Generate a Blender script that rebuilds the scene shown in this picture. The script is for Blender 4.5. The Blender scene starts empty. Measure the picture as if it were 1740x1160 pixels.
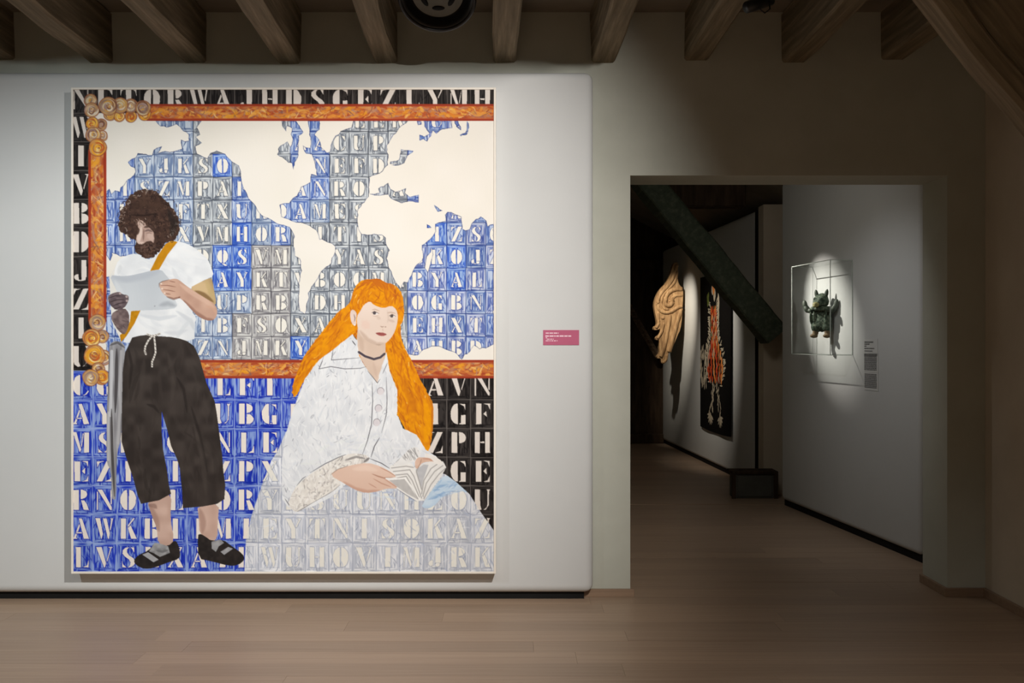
import bpy, bmesh, math, random
import numpy as np
from mathutils import Vector, Matrix, noise as mnoise
# ------------------------------------------------------------------ camera, world, lights, exposure
SC = bpy.context.scene
COL = SC.collection
FPX, CX, CY, EYE = 1600.0, 870.0, 580.0, 1.5          # focal length and centre in pixels of a 1740 x 1160 frame, eye height
cam = bpy.data.cameras.new('camera'); cam.sensor_width = 36.0; cam.lens = 36.0*FPX/1740.0; cam.clip_start = .05
cam_o = bpy.data.objects.new('camera', cam); COL.objects.link(cam_o); cam_o.location = (0, 0, EYE); cam_o.rotation_euler = (math.radians(90), 0, 0)
SC.camera = cam_o
SC.view_settings.view_transform = 'Standard'; SC.view_settings.look = 'None'; SC.view_settings.gamma = 1.0; SC.view_settings.exposure = 0.0
SC.view_settings.use_curve_mapping = False
wd = bpy.data.worlds.new('world'); SC.world = wd; wd.use_nodes = True
wd.node_tree.nodes['Background'].inputs[0].default_value = (.5, .52, .55, 1); wd.node_tree.nodes['Background'].inputs[1].default_value = 0.02
def spot(name, loc, target, power, size, blend=1.0, color=(1, 1, 1), rad=.04):
    l = bpy.data.lights.new(name, 'SPOT'); l.energy = power; l.spot_size = math.radians(size); l.spot_blend = blend; l.color = color; l.shadow_soft_size = rad
    o = bpy.data.objects.new(name, l); COL.objects.link(o); o.location = loc
    o.rotation_euler = (Vector(target)-Vector(loc)).to_track_quat('-Z', 'Y').to_euler(); return o
def area(name, loc, target, power, sx, sy, color=(1, 1, 1)):
    l = bpy.data.lights.new(name, 'AREA'); l.shape = 'RECTANGLE'; l.size = sx; l.size_y = sy; l.energy = power; l.color = color
    o = bpy.data.objects.new(name, l); COL.objects.link(o); o.location = loc
    o.rotation_euler = (Vector(target)-Vector(loc)).to_track_quat('-Z', 'Y').to_euler(); return o
# two track spots on the big picture, up between the joists, from the right and from the left
spot('picture_spot', (.95, 1.5, 3.25), (-1.45, 5.36, 1.40), 850, 75, 1.0, (1.0, .965, .92), .045)
spot('picture_spot', (-3.3, 1.5, 3.25), (-2.3, 5.36, 1.35), 275, 60, 1.0, (.86, .96, 1.0), .045)
# added soft fill below the joists, out of view, brightens timbers by floor bounce
area('room_fill', (-.2, .6, 3.10), (-.2, .9, 0), 62, 2.6, .5, (1.0, .94, .86)).data.spread = math.radians(125)
# hall: added unseen fill just inside to brighten the strut, spots on figurine, carving, tapestry
area('hall_fill', (1.3, 6.5, 2.95), (1.6, 8.6, .6), 4, .8, .3, (1.0, .95, .86))
spot('case_spot', (1.25, 8.35, 2.76), (2.58, 7.74, 1.74), 250, 31, 1.0, (1.0, .94, .85), .012)
spot('carving_spot', (1.3, 11.3, 2.9), (2.22, 12.5, 1.75), 210, 40, 1.0, (1.0, .90, .74), .02)
spot('tapestry_spot', (.9, 9.9, 2.95), (2.40, 11.0, 1.35), 150, 50, 1.0, (1.0, .91, .78), .03)
spot('panel_spot', (1.0, 6.1, 2.85), (2.74, 6.8, 1.0), 30, 70, 1.0, (.96, .98, 1.0), .05)
# ------------------------------------------------------------------ painted canvas (flat print on the big picture)
PX0, PY0, PX1, PY1 = 125.0, 152.5, 839.0, 970.5      # picture rectangle, in drawing units
SS = 2.4
class Paint:
    def __init__(s):
        s.W = int(round((PX1-PX0)*SS)); s.H = int(round((PY1-PY0)*SS))
        s.a = np.ones((s.H, s.W, 3), np.float32)
        s.reg = np.zeros((s.H, s.W), np.uint8)
        s.rng = np.random.RandomState(7)
        s.nz = {}
        for k, (cx, cy) in dict(v=(1.5, 15), h=(15, 1.5), b=(14, 14), f=(2, 2), m=(5, 5), v2=(2.6, 30), bb=(45, 45)).items():
            s.nz[k] = s.noise(cx, cy)
    def noise(s, cx, cy):
        gx = int((s.W/SS)/cx)+3; gy = int((s.H/SS)/cy)+3
        g = s.rng.rand(gy, gx).astype(np.float32)
        x = np.arange(s.W)/SS/cx; y = np.arange(s.H)/SS/cy
        xi = x.astype(int); yi = y.astype(int); xf = (x-xi).astype(np.float32); yf = (y-yi).astype(np.float32)
        xf = xf*xf*(3-2*xf); yf = yf*yf*(3-2*yf)
        r = g[yi]*(1-yf)[:, None]+g[yi+1]*yf[:, None]
        return r[:, xi]*(1-xf)+r[:, xi+1]*xf
    def px(s, p):
        p = np.asarray(p, float)
        return (p-np.array([PX0, PY0]))*SS
    def mask(s, pts):
        p = s.px(pts); x0 = max(int(p[:, 0].min())-1, 0); x1 = min(int(p[:, 0].max())+2, s.W)
        y0 = max(int(p[:, 1].min())-1, 0); y1 = min(int(p[:, 1].max())+2, s.H)
        if x1 <= x0 or y1 <= y0: return None
        m = np.zeros((y1-y0, x1-x0), bool); X = np.arange(x0, x1)+.5; n = len(p)
        for i in range(n):
            ax, ay = p[i]; bx, by = p[(i+1) % n]
            if ay == by: continue
            if ay > by: ax, ay, bx, by = bx, by, ax, ay
            r0 = max(int(math.ceil(ay-.5)), y0); r1 = min(int(math.ceil(by-.5)), y1)
            if r1 <= r0: continue
            Y = np.arange(r0, r1)+.5; xc = ax+(Y-ay)/(by-ay)*(bx-ax)
            m[r0-y0:r1-y0] ^= X[None, :] > xc[:, None]
        return (slice(y0, y1), slice(x0, x1)), m
    def full(s, polys):
        M = np.zeros((s.H, s.W), bool)
        for q in polys:
            r = s.mask(q)
            if r: M[r[0]] |= r[1]
        return M
    def fill(s, pts, c0, c1=None, nz='b', k=1.0, clip=None, reg=None, alpha=1.0):
        r = s.mask(pts)
        if not r: return
        sl, m = r
        if clip is not None: m = m & clip[sl]
        c0 = col(c0); c1 = c0 if c1 is None else col(c1)
        t = s.nz[nz][sl] if isinstance(nz, str) else nz[sl]
        t = np.clip((t-.5)*k+.5, 0, 1)[..., None]
        c = c0*(1-t)+c1*t
        A = s.a[sl]; mm = m[..., None]*np.float32(alpha); A[:] = A*(1-mm)+c*mm
        if reg is not None: s.reg[sl][m] = reg
    def stroke(s, pts, w, c, alpha=1.0, clip=None, taper=True, soft=.8, reg=None):
        p = s.px(pts); w2 = w*SS*.5; pad = w2+2
        x0 = max(int(p[:, 0].min()-pad), 0); x1 = min(int(p[:, 0].max()+pad)+1, s.W)
        y0 = max(int(p[:, 1].min()-pad), 0); y1 = min(int(p[:, 1].max()+pad)+1, s.H)
        if x1 <= x0 or y1 <= y0: return
        Y, X = np.mgrid[y0:y1, x0:x1].astype(np.float32); n = len(p)-1
        best = np.full(X.shape, 1e9, np.float32)
        for i in range(n):
            ax, ay = p[i]; dx, dy = p[i+1]-p[i]; L = dx*dx+dy*dy+1e-6
            t = np.clip(((X-ax)*dx+(Y-ay)*dy)/L, 0, 1)
            d = np.hypot(X-ax-t*dx, Y-ay-t*dy)
            if taper:
                u = (i+t)/n; d = d+w2*(.75*np.abs(2*u-1)**3)
            best = np.minimum(best, d)
        m = np.clip((w2-best)/(soft*1.5)+.5, 0, 1)*alpha
        sl = (slice(y0, y1), slice(x0, x1))
        if clip is not None: m = m*clip[sl]
        A = s.a[sl]; A[:] = A*(1-m[..., None])+col(c)*m[..., None]
        if reg is not None: s.reg[sl][m > .5] = reg
    def brush(s, pts, n, ln, w, pal, ang, alpha=.7, clip=None, curve=.3, jit=.3):
        """n loose brush strokes inside an outline; ang is an angle or a function of x, y"""
        r = s.mask(pts)
        if not r: return
        sl, m = r
        C = np.zeros((s.H, s.W), bool); C[sl] = m
        if clip is not None: C &= clip
        ys, xs = np.nonzero(C)
        if len(xs) == 0: return
        R = s.rng
        for i in R.randint(0, len(xs), n):
            x = xs[i]/SS+PX0; y = ys[i]/SS+PY0
            a = (ang(x, y) if callable(ang) else ang)+R.randn()*jit
            L = ln*(.5+R.rand()); cv = R.randn()*curve
            q = []
            for t in (-.5, -.17, .17, .5):
                b = a+cv*t*2
                q.append((x+math.cos(b)*L*t-math.sin(a)*cv*L*(.25-t*t), y+math.sin(b)*L*t+math.cos(a)*cv*L*(.25-t*t)))
            s.stroke(q, w*(.6+.8*R.rand()), pal[R.randint(len(pal))], alpha*(.6+.4*R.rand()), clip=C)
def col(c): return np.array(c, np.float32)/255.0
def smooth(p, it=2):
    p = np.asarray(p, float)
    for _ in range(it):
        q = np.roll(p, -1, 0); a = p*.75+q*.25; b = p*.25+q*.75
        p = np.empty((len(a)*2, 2)); p[0::2] = a; p[1::2] = b
    return p
def rough(p, amp, seg=4.0, seed=1):
    """break an outline into short, uneven bits"""
    R = np.random.RandomState(seed); out = []; n = len(p)
    for i in range(n):
        a = np.array(p[i], float); b = np.array(p[(i+1) % n], float); k = max(1, int(np.hypot(*(b-a))/seg))
        for j in range(k):
            out.append(a+(b-a)*j/k+R.randn(2)*amp)
    return out
# ---- stencil capitals in a unit box (x right, y down)
def rc(x0, x1, y0=0., y1=1.): return [(x0, y0), (x1, y0), (x1, y1), (x0, y1)]
def moon(x, y0, y1, bulge, thin=0.0):      # half-moon standing on the line x (bulge<0: to the left)
    o = []
    for i in range(13):
        t = math.pi*i/12; o.append((x+bulge*math.sin(t), (y0+y1)/2-(y1-y0)/2*math.cos(t)))
    if thin: o += [(x+bulge*thin*math.sin(math.pi*i/12), (y0+y1)/2-(y1-y0)/2*.8*math.cos(math.pi*i/12)) for i in range(12, -1, -1)]
    return o
ST = rc(.12, .42)
GL = {
 'A': [[(.36, 0), (.56, 0), (.98, 1), (.66, 1)], [(0, 1), (.30, 1), (.21, .93), (.45, .36), (.40, .26), (.09, .93)], [(.26,.68),(.55,.68),(.57,.74),(.24,.74)]],
 'B': [rc(.08, .40), moon(.52, 0, .46, .36), moon(.52, .50, 1, .42)],
 'C': [moon(.46, 0, 1, -.44), [(.60, .02), (.92, .02), (.92, .36), (.84, .18), (.72, .06)], [(.58, 1), (.74, .95), (.94, .74), (.96, .8), (.84, .96), (.70, 1)]],
 'D': [rc(.06, .38), moon(.50, 0, 1, .46)],
 'E': [rc(.12, .44), [(.54, 0), (.92, 0), (.92, .3), (.8, .08)], [(.54, .5), (.74, .34), (.74, .66)], [(.54, 1), (.92, 1), (.94, .68), (.8, .92)]],
 'F': [rc(.12, .44), [(.54, 0), (.94, 0), (.94, .32), (.8, .08)], [(.54, .5), (.74, .36), (.74, .64)]],
 'G': [moon(.44, 0, 1, -.42), [(.56, .02), (.88, .02), (.88, .32), (.8, .14)], rc(.62, .90, .56, 1.0), [(.52,.97),(.62,.94),(.62,1),(.52,1)]],
 'H': [rc(.06, .34), rc(.66, .94), rc(.38, .62, .46, .53)],
 'I': [rc(.34, .66)],
 'J': [rc(.52, .82, 0, .82), [(.80, .80), (.76, .95), (.58, 1), (.52, .98), (.53, .8)], moon(.36, .66, .98, -.26), [(.30,.93),(.55,.96),(.54,1),(.32,.99)]],
 'K': [rc(.06, .36), [(.46, .42), (.62, .30), (1.0, 1), (.68, 1)], [(.46, .36), (.80, 0), (.90, 0), (.5, .42)]],
 'L': [rc(.20, .50), [(.60, 1), (.96, 1), (.96, .62), (.84, .9)]],
 'M': [[(.0, 0), (.24, 0), (.52, .86), (.44, 1)], rc(.68, .98), [(.02, .2), (.08, .2), (.08, 1), (.02, 1)], [(.62,.05),(.66,.05),(.54,.75),(.51,.66)]],
 'N': [rc(.06, .13, .1, 1), [(.08, 0), (.36, 0), (.92, .86), (.92, 1), (.84, 1)], rc(.85, .92, 0, .72)],
 'O': [moon(.45, 0, 1, -.42), moon(.55, 0, 1, .42)],
 'P': [rc(.08, .40), moon(.52, 0, .54, .40)],
 'Q': [moon(.45, 0, .92, -.40), moon(.55, 0, .92, .40), [(.42, .96), (.66, .94), (.92, 1.08), (.70, 1.12), (.56, 1.04)]],
 'R': [rc(.06, .38), moon(.50, 0, .46, .36), [(.50, .52), (.70, .52), (.84, .70), (.98, 1), (.66, 1)]],
 'S': [[(.56, 0), (.34, .03), (.18, .16), (.16, .32), (.28, .46), (.54, .62), (.64, .76), (.60, .90), (.48, 1), (.72, .97), (.88, .84), (.90, .68), (.80, .54), (.56, .40), (.44, .28), (.44, .12)], [(.66, .0), (.86, .02), (.86, .30), (.76, .12)], [(.14, .68), (.2, .86), (.40, 1), (.14, 1)]],
 'T': [rc(.36, .66), [(.04, 0), (.28, 0), (.14, .10), (.04, .36)], [(.74, 0), (.98, 0), (.98, .36), (.88, .10)]],
 'U': [[(.06, 0), (.36, 0), (.36, .74), (.46, .96), (.30, .99), (.12, .88), (.06, .7)], [(.74, 0), (.96, 0), (.88, .1), (.86, .76), (.70, .96), (.56, .98), (.76, .86), (.80, .7), (.80, .1)]],
 'V': [[(.0, 0), (.34, 0), (.60, .8), (.52, 1), (.46, 1)], [(.70, 0), (1., 0), (.92, .06), (.66, .74), (.63, .66), (.84, .06)]],
 'W': [[(-.04, 0), (.22, 0), (.42, .76), (.34, 1), (.30, 1)], [(.40, 0), (.62, 0), (.82, .76), (.74, 1), (.70, 1)], [(.82, 0), (1.02, 0), (.97, .06), (.86, .62), (.83, .55), (.9, .06)]],
 'X': [[(.04, 0), (.38, 0), (.98, 1), (.64, 1)], [(.68, 0), (.92, 0), (.64, .40), (.60, .33), (.8, .05)], [(.04, 1), (.30, 1), (.22, .94), (.42, .64), (.38, .56), (.1, .94)]],
 'Y': [[(.02, 0), (.34, 0), (.62, .50), (.62, 1), (.36, 1), (.36, .54)], [(.70, 0), (.98, 0), (.90, .06), (.68, .46), (.64, .40), (.82, .06)]],
 'Z': [[(.62, 0), (.94, 0), (.36, 1), (.04, 1)], [(.06, 0), (.50, 0), (.2, .08), (.06, .34)], [(.48, 1), (.94, 1), (.94, .62), (.82, .9)]],
}
CREAM = (233, 227, 217)
def paint_canvas():
    P = Paint(); R = P.rng
    MAP, BORDER, MAN, WOMAN, GROUND = 1, 2, 3, 4, 5
    P.fill([(PX0-2, PY0-2), (PX1+2, PY0-2), (PX1+2, PY1+2), (PX0-2, PY1+2)], CREAM, (238, 231, 222), reg=GROUND)
    def tile(x0, y0, x1, y1, ch, base, lite, dark, clip, line, letter=CREAM, lx=(.14, .86), ly=(.15, .85), outline=.6, grain=1.0, hug=0):
        q = [(x0, y0), (x1, y0), (x1, y1), (x0, y1)]
        o = R.randn()*5; base = np.array(base)+o; lite = np.array(lite)+o
        P.fill(q, base, lite, 'v', 1.8*grain, clip)
        e = (x1-x0)*.13
        # bevelled cell edge in long flat strokes
        P.fill([(x0, y0), (x1, y0), (x1-e, y0+e), (x0+e, y0+e)], base, lite, 'h', 2.0, clip)
        P.fill([(x0, y1), (x1, y1), (x1-e, y1-e*1.3), (x0+e, y1-e*1.3)], np.array(base)*.93, lite, 'h', 2.0, clip)
        for i in range(int(9*grain)):
            xx = x0+e+(x1-x0-2*e)*R.rand(); yy = y0+e+(y1-y0-2*e)*R.rand(); L = (y1-y0)*(.1+.3*R.rand()); a = math.pi/2+R.randn()*.35
            c = dark if R.rand() < .55 else lite
            P.stroke([(xx, yy), (xx+math.cos(a)*L*.5+R.randn(), yy+math.sin(a)*L*.5), (xx+math.cos(a)*L, yy+math.sin(a)*L)], 1.0+1.2*R.rand(), c, .55, clip)
        for a, b in (((x0, y0), (x1, y0)), ((x0, y0), (x0, y1)), ((x0, y1), (x1, y1)), ((x1, y0), (x1, y1))):
            j = R.randn(4)*.5
            P.stroke([(a[0]+j[0], a[1]+j[1]), (b[0]+j[2], b[1]+j[3])], 1.1, line, .8, clip, taper=False)
        for a, b in (((x0+e, y0+e), (x1-e, y0+e)), ((x0+e, y0+e), (x0+e, y1-e)), ((x0+e, y1-e*1.2), (x1-e, y1-e*1.2)), ((x1-e, y0+e), (x1-e, y1-e))):
            j = R.randn(4)*.6
            P.stroke([(a[0]+j[0], a[1]+j[1]), (b[0]+j[2], b[1]+j[3])], .8, dark, .5, clip)
        if ch and ch in GL:
            w = x1-x0; h = y1-y0; gx = x0+w*lx[0]; gy = y0+h*ly[0]; gw = w*(lx[1]-lx[0]); gh = h*(ly[1]-ly[0])
            for g in GL[ch]:
                pp = [(gx+a*gw+R.randn()*.25, gy+b*gh+R.randn()*.25) for a, b in g]
                if outline:
                    P.stroke(pp+[pp[0]], 1.9, dark, outline, clip, taper=False)
                P.fill(pp, letter, np.array(letter)+np.array([4, 4, 2]), 'm', 1.0, clip)
    # ---------------- lettered ground: black along the top and left, blue at the lower left, black at the lower right
    GXs, GYs = 40.08, 48.6
    gx = lambda k: 158+GXs*(k-1)
    gy = lambda r: 970-GYs*(17-r)
    BLK = dict(base=(34, 30, 30), lite=(62, 57, 55), dark=(17, 14, 15), line=(112, 106, 102), outline=.0, lx=(.14, .87), ly=(.13, .86), letter=(222, 213, 206), grain=1.6)
    BLU = dict(base=(38, 62, 186), lite=(140, 163, 218), dark=(14, 28, 156), line=(165, 182, 226), outline=.75, lx=(.14, .86), ly=(.14, .85), letter=(234, 225, 217), grain=1.6)
    top = "NFTORWAJHDSGEZLYMH"
    left = "NWIVBDJZIU"
    for k in range(18):
        tile(gx(k), gy(0)+2, gx(k+1), gy(1), top[k], clip=None, **BLK)
    for r in range(1, 10):
        tile(gx(0), gy(r), gx(1), gy(r+1), left[r], clip=None, **BLK)
    rows = ["CG__MRLFI_", "AYB__SUBGI", "MSK_C_NLEI", "EZI_I_ZPXA", "RNO_L_ORAA", "AWKBIIMIAA", "LVSEXAIKAA"]
    for r, t in enumerate(rows):
        for k in range(10):
            tile(gx(k), gy(10+r), gx(k+1), gy(11+r), t[k], clip=None, **BLU)
    rblk = ["___AVN", "__LIGF", "__AZPH", "__KOGE", "__KNSU", "__KNSU", "__KNSU"]
    for r, t in enumerate(rblk):
        for k in range(6):
            tile(gx(12+k), gy(10+r), gx(13+k), gy(11+r), t[k], clip=None, **BLK)
    # ---------------- the map: cream land, lettered sea
    mp = [(181, 205), (838.5, 205), (838.5, 612), (181, 612)]
    P.fill(mp, (236, 231, 221), (240, 235, 227), 'bb', 1.0, reg=MAP)
    west = [(179, 326), (186, 322), (190, 330), (196, 324), (204, 326), (206, 318), (214, 309), (222, 303), (229, 297), (230, 286), (222, 283), (218, 276), (223, 269), (232, 268), (235, 262), (248, 262), (259, 265), (262, 255), (275, 248), (268, 261), (281, 258), (300, 256), (309, 254), (308, 236), (314, 240), (321, 239), (322, 229), (311, 222), (302, 212), (284, 217), (268, 212), (264, 205),
            (343, 205), (335, 216), (341, 229), (333, 232), (343, 243), (333, 248), (335, 261), (353, 269), (358, 261), (369, 255), (382, 262), (391, 272), (405, 281), (411, 292), (410, 306), (414, 319), (423, 337), (432, 346), (438, 358), (445, 364), (459, 372), (470, 379), (483, 381), (492, 386), (499, 396), (499, 412), (501, 433), (512, 444), (511, 464), (507, 502), (509, 527), (518, 532), (523, 511), (524, 498), (533, 482), (546, 462), (562, 446), (569, 428), (569, 417), (542, 406), (537, 391), (526, 383), (510, 378), (497, 376), (490, 373), (477, 369), (475, 347), (484, 346), (492, 345), (499, 337), (505, 332), (513, 318), (520, 313), (526, 309), (529, 295), (538, 299), (535, 279), (530, 262), (519, 261), (515, 248), (526, 252), (529, 239), (523, 214), (524, 205), (543, 205), (543, 221), (535, 228), (542, 236), (546, 250), (556, 260), (560, 258), (566, 236), (580, 223), (598, 216), (600, 205),
            (694, 205), (678, 218), (669, 231), (658, 248), (660, 268), (658, 281), (645, 295), (628, 301), (626, 335), (618, 343), (609, 355), (607, 375), (609, 388), (614, 397), (625, 399), (636, 397), (649, 398), (656, 404), (656, 415), (662, 424), (658, 439), (660, 455), (667, 466), (674, 480), (681, 490), (686, 478), (692, 477), (699, 466), (708, 450), (719, 439), (717, 417), (732, 406), (739, 393), (739, 380), (757, 375), (756, 364), (761, 359), (772, 362), (784, 369), (786, 389), (797, 391), (802, 380), (808, 373), (817, 367), (826, 375), (829, 384), (839, 380), (839, 585), (826, 590), (815, 592), (806, 587), (798, 596), (790, 603), (784, 611), (775, 599), (761, 594), (750, 590), (739, 587), (728, 590), (719, 594), (710, 603), (694, 601), (688, 590), (640, 560), (600, 611), (181, 612), (181, 446), (187, 446), (192, 430), (205, 436), (225, 433), (215, 470), (181, 470)]
    isles = [[(478, 206), (504, 206), (516, 225), (508, 231), (507, 248), (507, 265), (501, 276), (499, 288), (496, 277), (490, 276), (472, 262), (474, 250), (488, 240), (494, 250), (498, 236), (494, 228), (497, 218), (488, 213), (486, 224), (481, 216)],
             [(627, 330), (645, 328), (643, 320), (660, 311), (663, 321), (672, 326), (680, 324), (690, 319), (688, 328), (696, 334), (712, 331), (711, 344), (696, 342), (680, 345), (663, 337), (659, 330), (645, 333)],
             [(663, 275), (678, 272), (682, 254), (692, 255), (703, 257), (692, 265), (687, 277), (672, 282), (665, 280), (676, 277), (663, 279)],
             [(719, 205), (768, 205), (768, 218), (752, 219), (741, 227), (735, 222), (732, 231), (726, 240), (719, 236), (713, 239), (712, 229), (722, 232), (729, 227), (721, 215)], [(708, 206), (716, 206), (717, 212), (710, 213)],
             [(771, 205), (777, 205), (783, 216), (784, 222), (776, 216)], [(793, 205), (797, 216), (794, 229), (782, 231), (782, 229), (791, 226), (793, 216)], [(737, 348), (742, 352), (752, 358), (744, 360)], [(725, 381), (733, 386), (726, 388)]]
    sea = P.full([rough(west, .7, 5, 3)]+[rough(q, .5, 4, 5) for q in isles])
    holes = [[(725, 436), (732, 428), (733, 420), (735, 432), (731, 448), (727, 462), (722, 455)], [(181, 433), (190, 447), (181, 460)]]
    for h in holes: sea &= ~P.full([h])
    cx = lambda k: 229+33.1*k
    cy = lambda r: 262.2+38.6*r
    seatext = {-2: {10: 'L', 11: 'L', 12: 'E', 13: 'K', 15: 'U', 16: 'U'}, -1: {1: 'Y', 8: 'A', 10: 'C', 11: 'U', 12: 'P', 9: 'A'}, 0: {0: 'Y', 1: 'J', 2: 'K', 3: 'S', 4: 'O', 5: 'I', 9: 'N', 10: 'E', 11: 'F', 12: 'D'},
               1: {-1: 'I', 0: 'S', 1: 'Z', 2: 'M', 3: 'P', 4: 'A', 5: 'F', 8: 'A', 9: 'N', 10: 'R', 11: 'O', 13: 'A'}, 2: {-1: 'R', 2: 'F', 3: 'T', 4: 'X', 5: 'U', 6: 'K', 7: 'D', 8: 'A', 9: 'M', 10: 'E', 11: 'S', 16: 'A', 17: 'S'},
               3: {-2: 'I', -1: 'K', 2: 'X', 3: 'V', 4: 'M', 5: 'H', 6: 'O', 7: 'R', 8: 'A', 9: 'I', 10: 'T', 11: 'I', 12: 'S', 15: 'I', 16: 'Z', 17: 'S', 18: 'O'}, 4: {3: 'D', 4: 'Q', 5: 'S', 6: 'V', 7: 'M', 8: 'I', 9: 'K', 10: 'Y', 11: 'A', 12: 'S', 14: 'S', 15: 'K', 16: 'O', 17: 'J', 18: 'Z'},
               5: {4: 'A', 5: 'Y', 6: 'K', 7: 'T', 8: 'V', 9: 'B', 10: 'O', 11: 'C', 12: 'M', 13: 'A', 14: 'B', 15: 'Y', 16: 'A', 17: 'L', 18: 'I'}, 6: {4: 'U', 5: 'P', 6: 'R', 7: 'B', 8: 'I', 9: 'D', 10: 'H', 11: 'U', 14: 'O', 15: 'G', 16: 'B', 17: 'N', 18: 'I'},
               7: {3: 'I', 4: 'B', 5: 'F', 6: 'S', 7: 'O', 8: 'X', 9: 'A', 14: 'E', 15: 'H', 16: 'X', 17: 'T', 18: 'I'}, 8: {3: 'Z', 4: 'N', 5: 'J', 6: 'M', 7: 'K', 8: 'Y', 14: 'A', 15: 'H', 16: 'B', 17: 'D', 18: 'I'}}
    GREY = ((134, 141, 152), (212, 217, 221), (78, 84, 96)); WARM = ((148, 146, 150), (214, 213, 211), (92, 90, 96)); PALEB = ((126, 146, 180), (206, 216, 229), (66, 84, 130))
    BLUE = ((98, 124, 186), (192, 206, 230), (40, 66, 150)); DEEP = ((66, 104, 198), (164, 190, 230), (34, 66, 170)); LAV = ((108, 126, 186), (206, 213, 231), (56, 74, 148))
    def kind(k, r):
        if k <= -1: return BLUE
        if k >= 14: return DEEP if (k, r) in ((16, 5), (15, 3), (16, 4)) else (BLUE if (k+r) % 2 else LAV)
        if (k, r) in ((4, 0), (5, 4), (4, 5), (5, 5), (5, 3), (4, 4), (8, 8)): return DEEP
        if k in (8, 9) and r <= 2: return BLUE if r < 2 or k == 8 else PALEB
        if k == 7 and r in (2, 3): return BLUE
        if k in (5, 6) and r in (1, 2, 3): return BLUE if k == 5 else PALEB
        if k in (3, 4) and r in (7, 8, 6): return PALEB
        if k <= 2 or (k == 5 and r == 6): return PALEB
        if k in (6, 7, 5) and r >= 4: return WARM
        return GREY
    for r in range(-2, 9):
        for k in range(-2, 19):
            b, l, d = kind(k, r); ch = seatext.get(r, {}).get(k)
            tile(cx(k), cy(r), cx(k+1), cy(r+1), ch, b, l, d, sea, np.array(d)*.85, letter=(236, 232, 224), lx=(.20, .82), ly=(.19, .83), outline=.7, grain=1.9)
    # sea edge: loose darker contour
    ed = sea & ~(np.roll(sea, 3, 0) & np.roll(sea, -3, 0) & np.roll(sea, 3, 1) & np.roll(sea, -3, 1))
    ed[:, :int((181-PX0)*SS)] = False; t = (.3+P.nz['m']*.7)[..., None]*ed[..., None]
    P.a[:] = P.a*(1-t)+P.a*col((120, 128, 165))*t
    # ---------------- painted gilt border
    RED = (164, 68, 42)
    def bar(x0, y0, x1, y1, seed):
        q = [(x0, y0), (x1, y0), (x1, y1), (x0, y1)]; hz = (x1-x0) > (y1-y0)
        P.fill(q, RED, (192, 104, 62), 'h' if hz else 'v', 1.2, reg=BORDER)
        w = (y1-y0) if hz else (x1-x0); L = (x1-x0) if hz else (y1-y0); m = w*.15
        iq = [(x0, y0+m), (x1, y0+m), (x1, y1-m), (x0, y1-m)] if hz else [(x0+m, y0), (x1-m, y0), (x1-m, y1), (x0+m, y1)]
        an = 0 if hz else math.pi/2
        pal = [(208, 130, 62), (196, 110, 60), (182, 132, 106), (222, 148, 60), (176, 138, 124), (190, 98, 52), (202, 150, 110), (228, 158, 80)]
        P.brush(iq, int(L*.8), 24, 4.0, pal, lambda x, y: an+.35*math.sin((x+y)*.12), .6, curve=.9)
        P.brush(iq, int(L*.24), 15, 4.6, [(234, 164, 44), (226, 152, 66), (222, 138, 50), (236, 176, 84)], lambda x, y: an+.7*math.sin((x-y)*.1), .75, curve=1.6)
        P.brush(iq, int(L*.3), 12, 1.5, [(240, 200, 140), (150, 70, 44), (140, 96, 84), (236, 180, 90), (178, 140, 122)], lambda x, y: an+1.0*math.sin((x+y)*.09), .85, curve=1.5)
        for o in (0, 1):
            if hz: P.stroke([(x0, y0+1.6 if not o else y1-1.6), ((x0+x1)/2, (y0+1.8 if not o else y1-1.4)), (x1, y0+1.6 if not o else y1-1.6)], 3.2, (158, 58, 38), .85, taper=False)
            else: P.stroke([(x0+2 if not o else x1-2, y0), (x0+2 if not o else x1-2, y1)], 4.0, (160, 54, 34), .85, taper=False)
    bar(250, 177, 839, 205.5, 1); bar(150.5, 255, 181, 545, 2); bar(300, 611, 839, 642, 3)
    curls = [(187.6, 194, 11), (203, 198, 9), (222.6, 198, 10), (245.5, 194, 11), (172, 212, 10), (174, 231, 9), (154.4, 170.8, 11), (156, 187, 12.5), (223, 180, 12), (243, 184, 13), (204.5, 179.5, 13.5), (184, 180.5, 15.5), (157.4, 210, 11), (158.6, 229, 13), (166, 250.5, 15),
             (174, 571, 11), (165.7, 547.6, 14), (156, 573.5, 15), (176, 607, 13), (161, 603, 18), (167, 626, 11), (173.5, 640, 13), (154.5, 641, 14)]
    PALS = [[(222, 205, 172), (150, 128, 116), (222, 168, 80), (182, 158, 150), (130, 88, 70), (240, 226, 204), (168, 140, 138), (226, 190, 150)], [(232, 164, 46), (240, 190, 80), (170, 110, 70), (248, 222, 150), (196, 92, 40)]]
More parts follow.
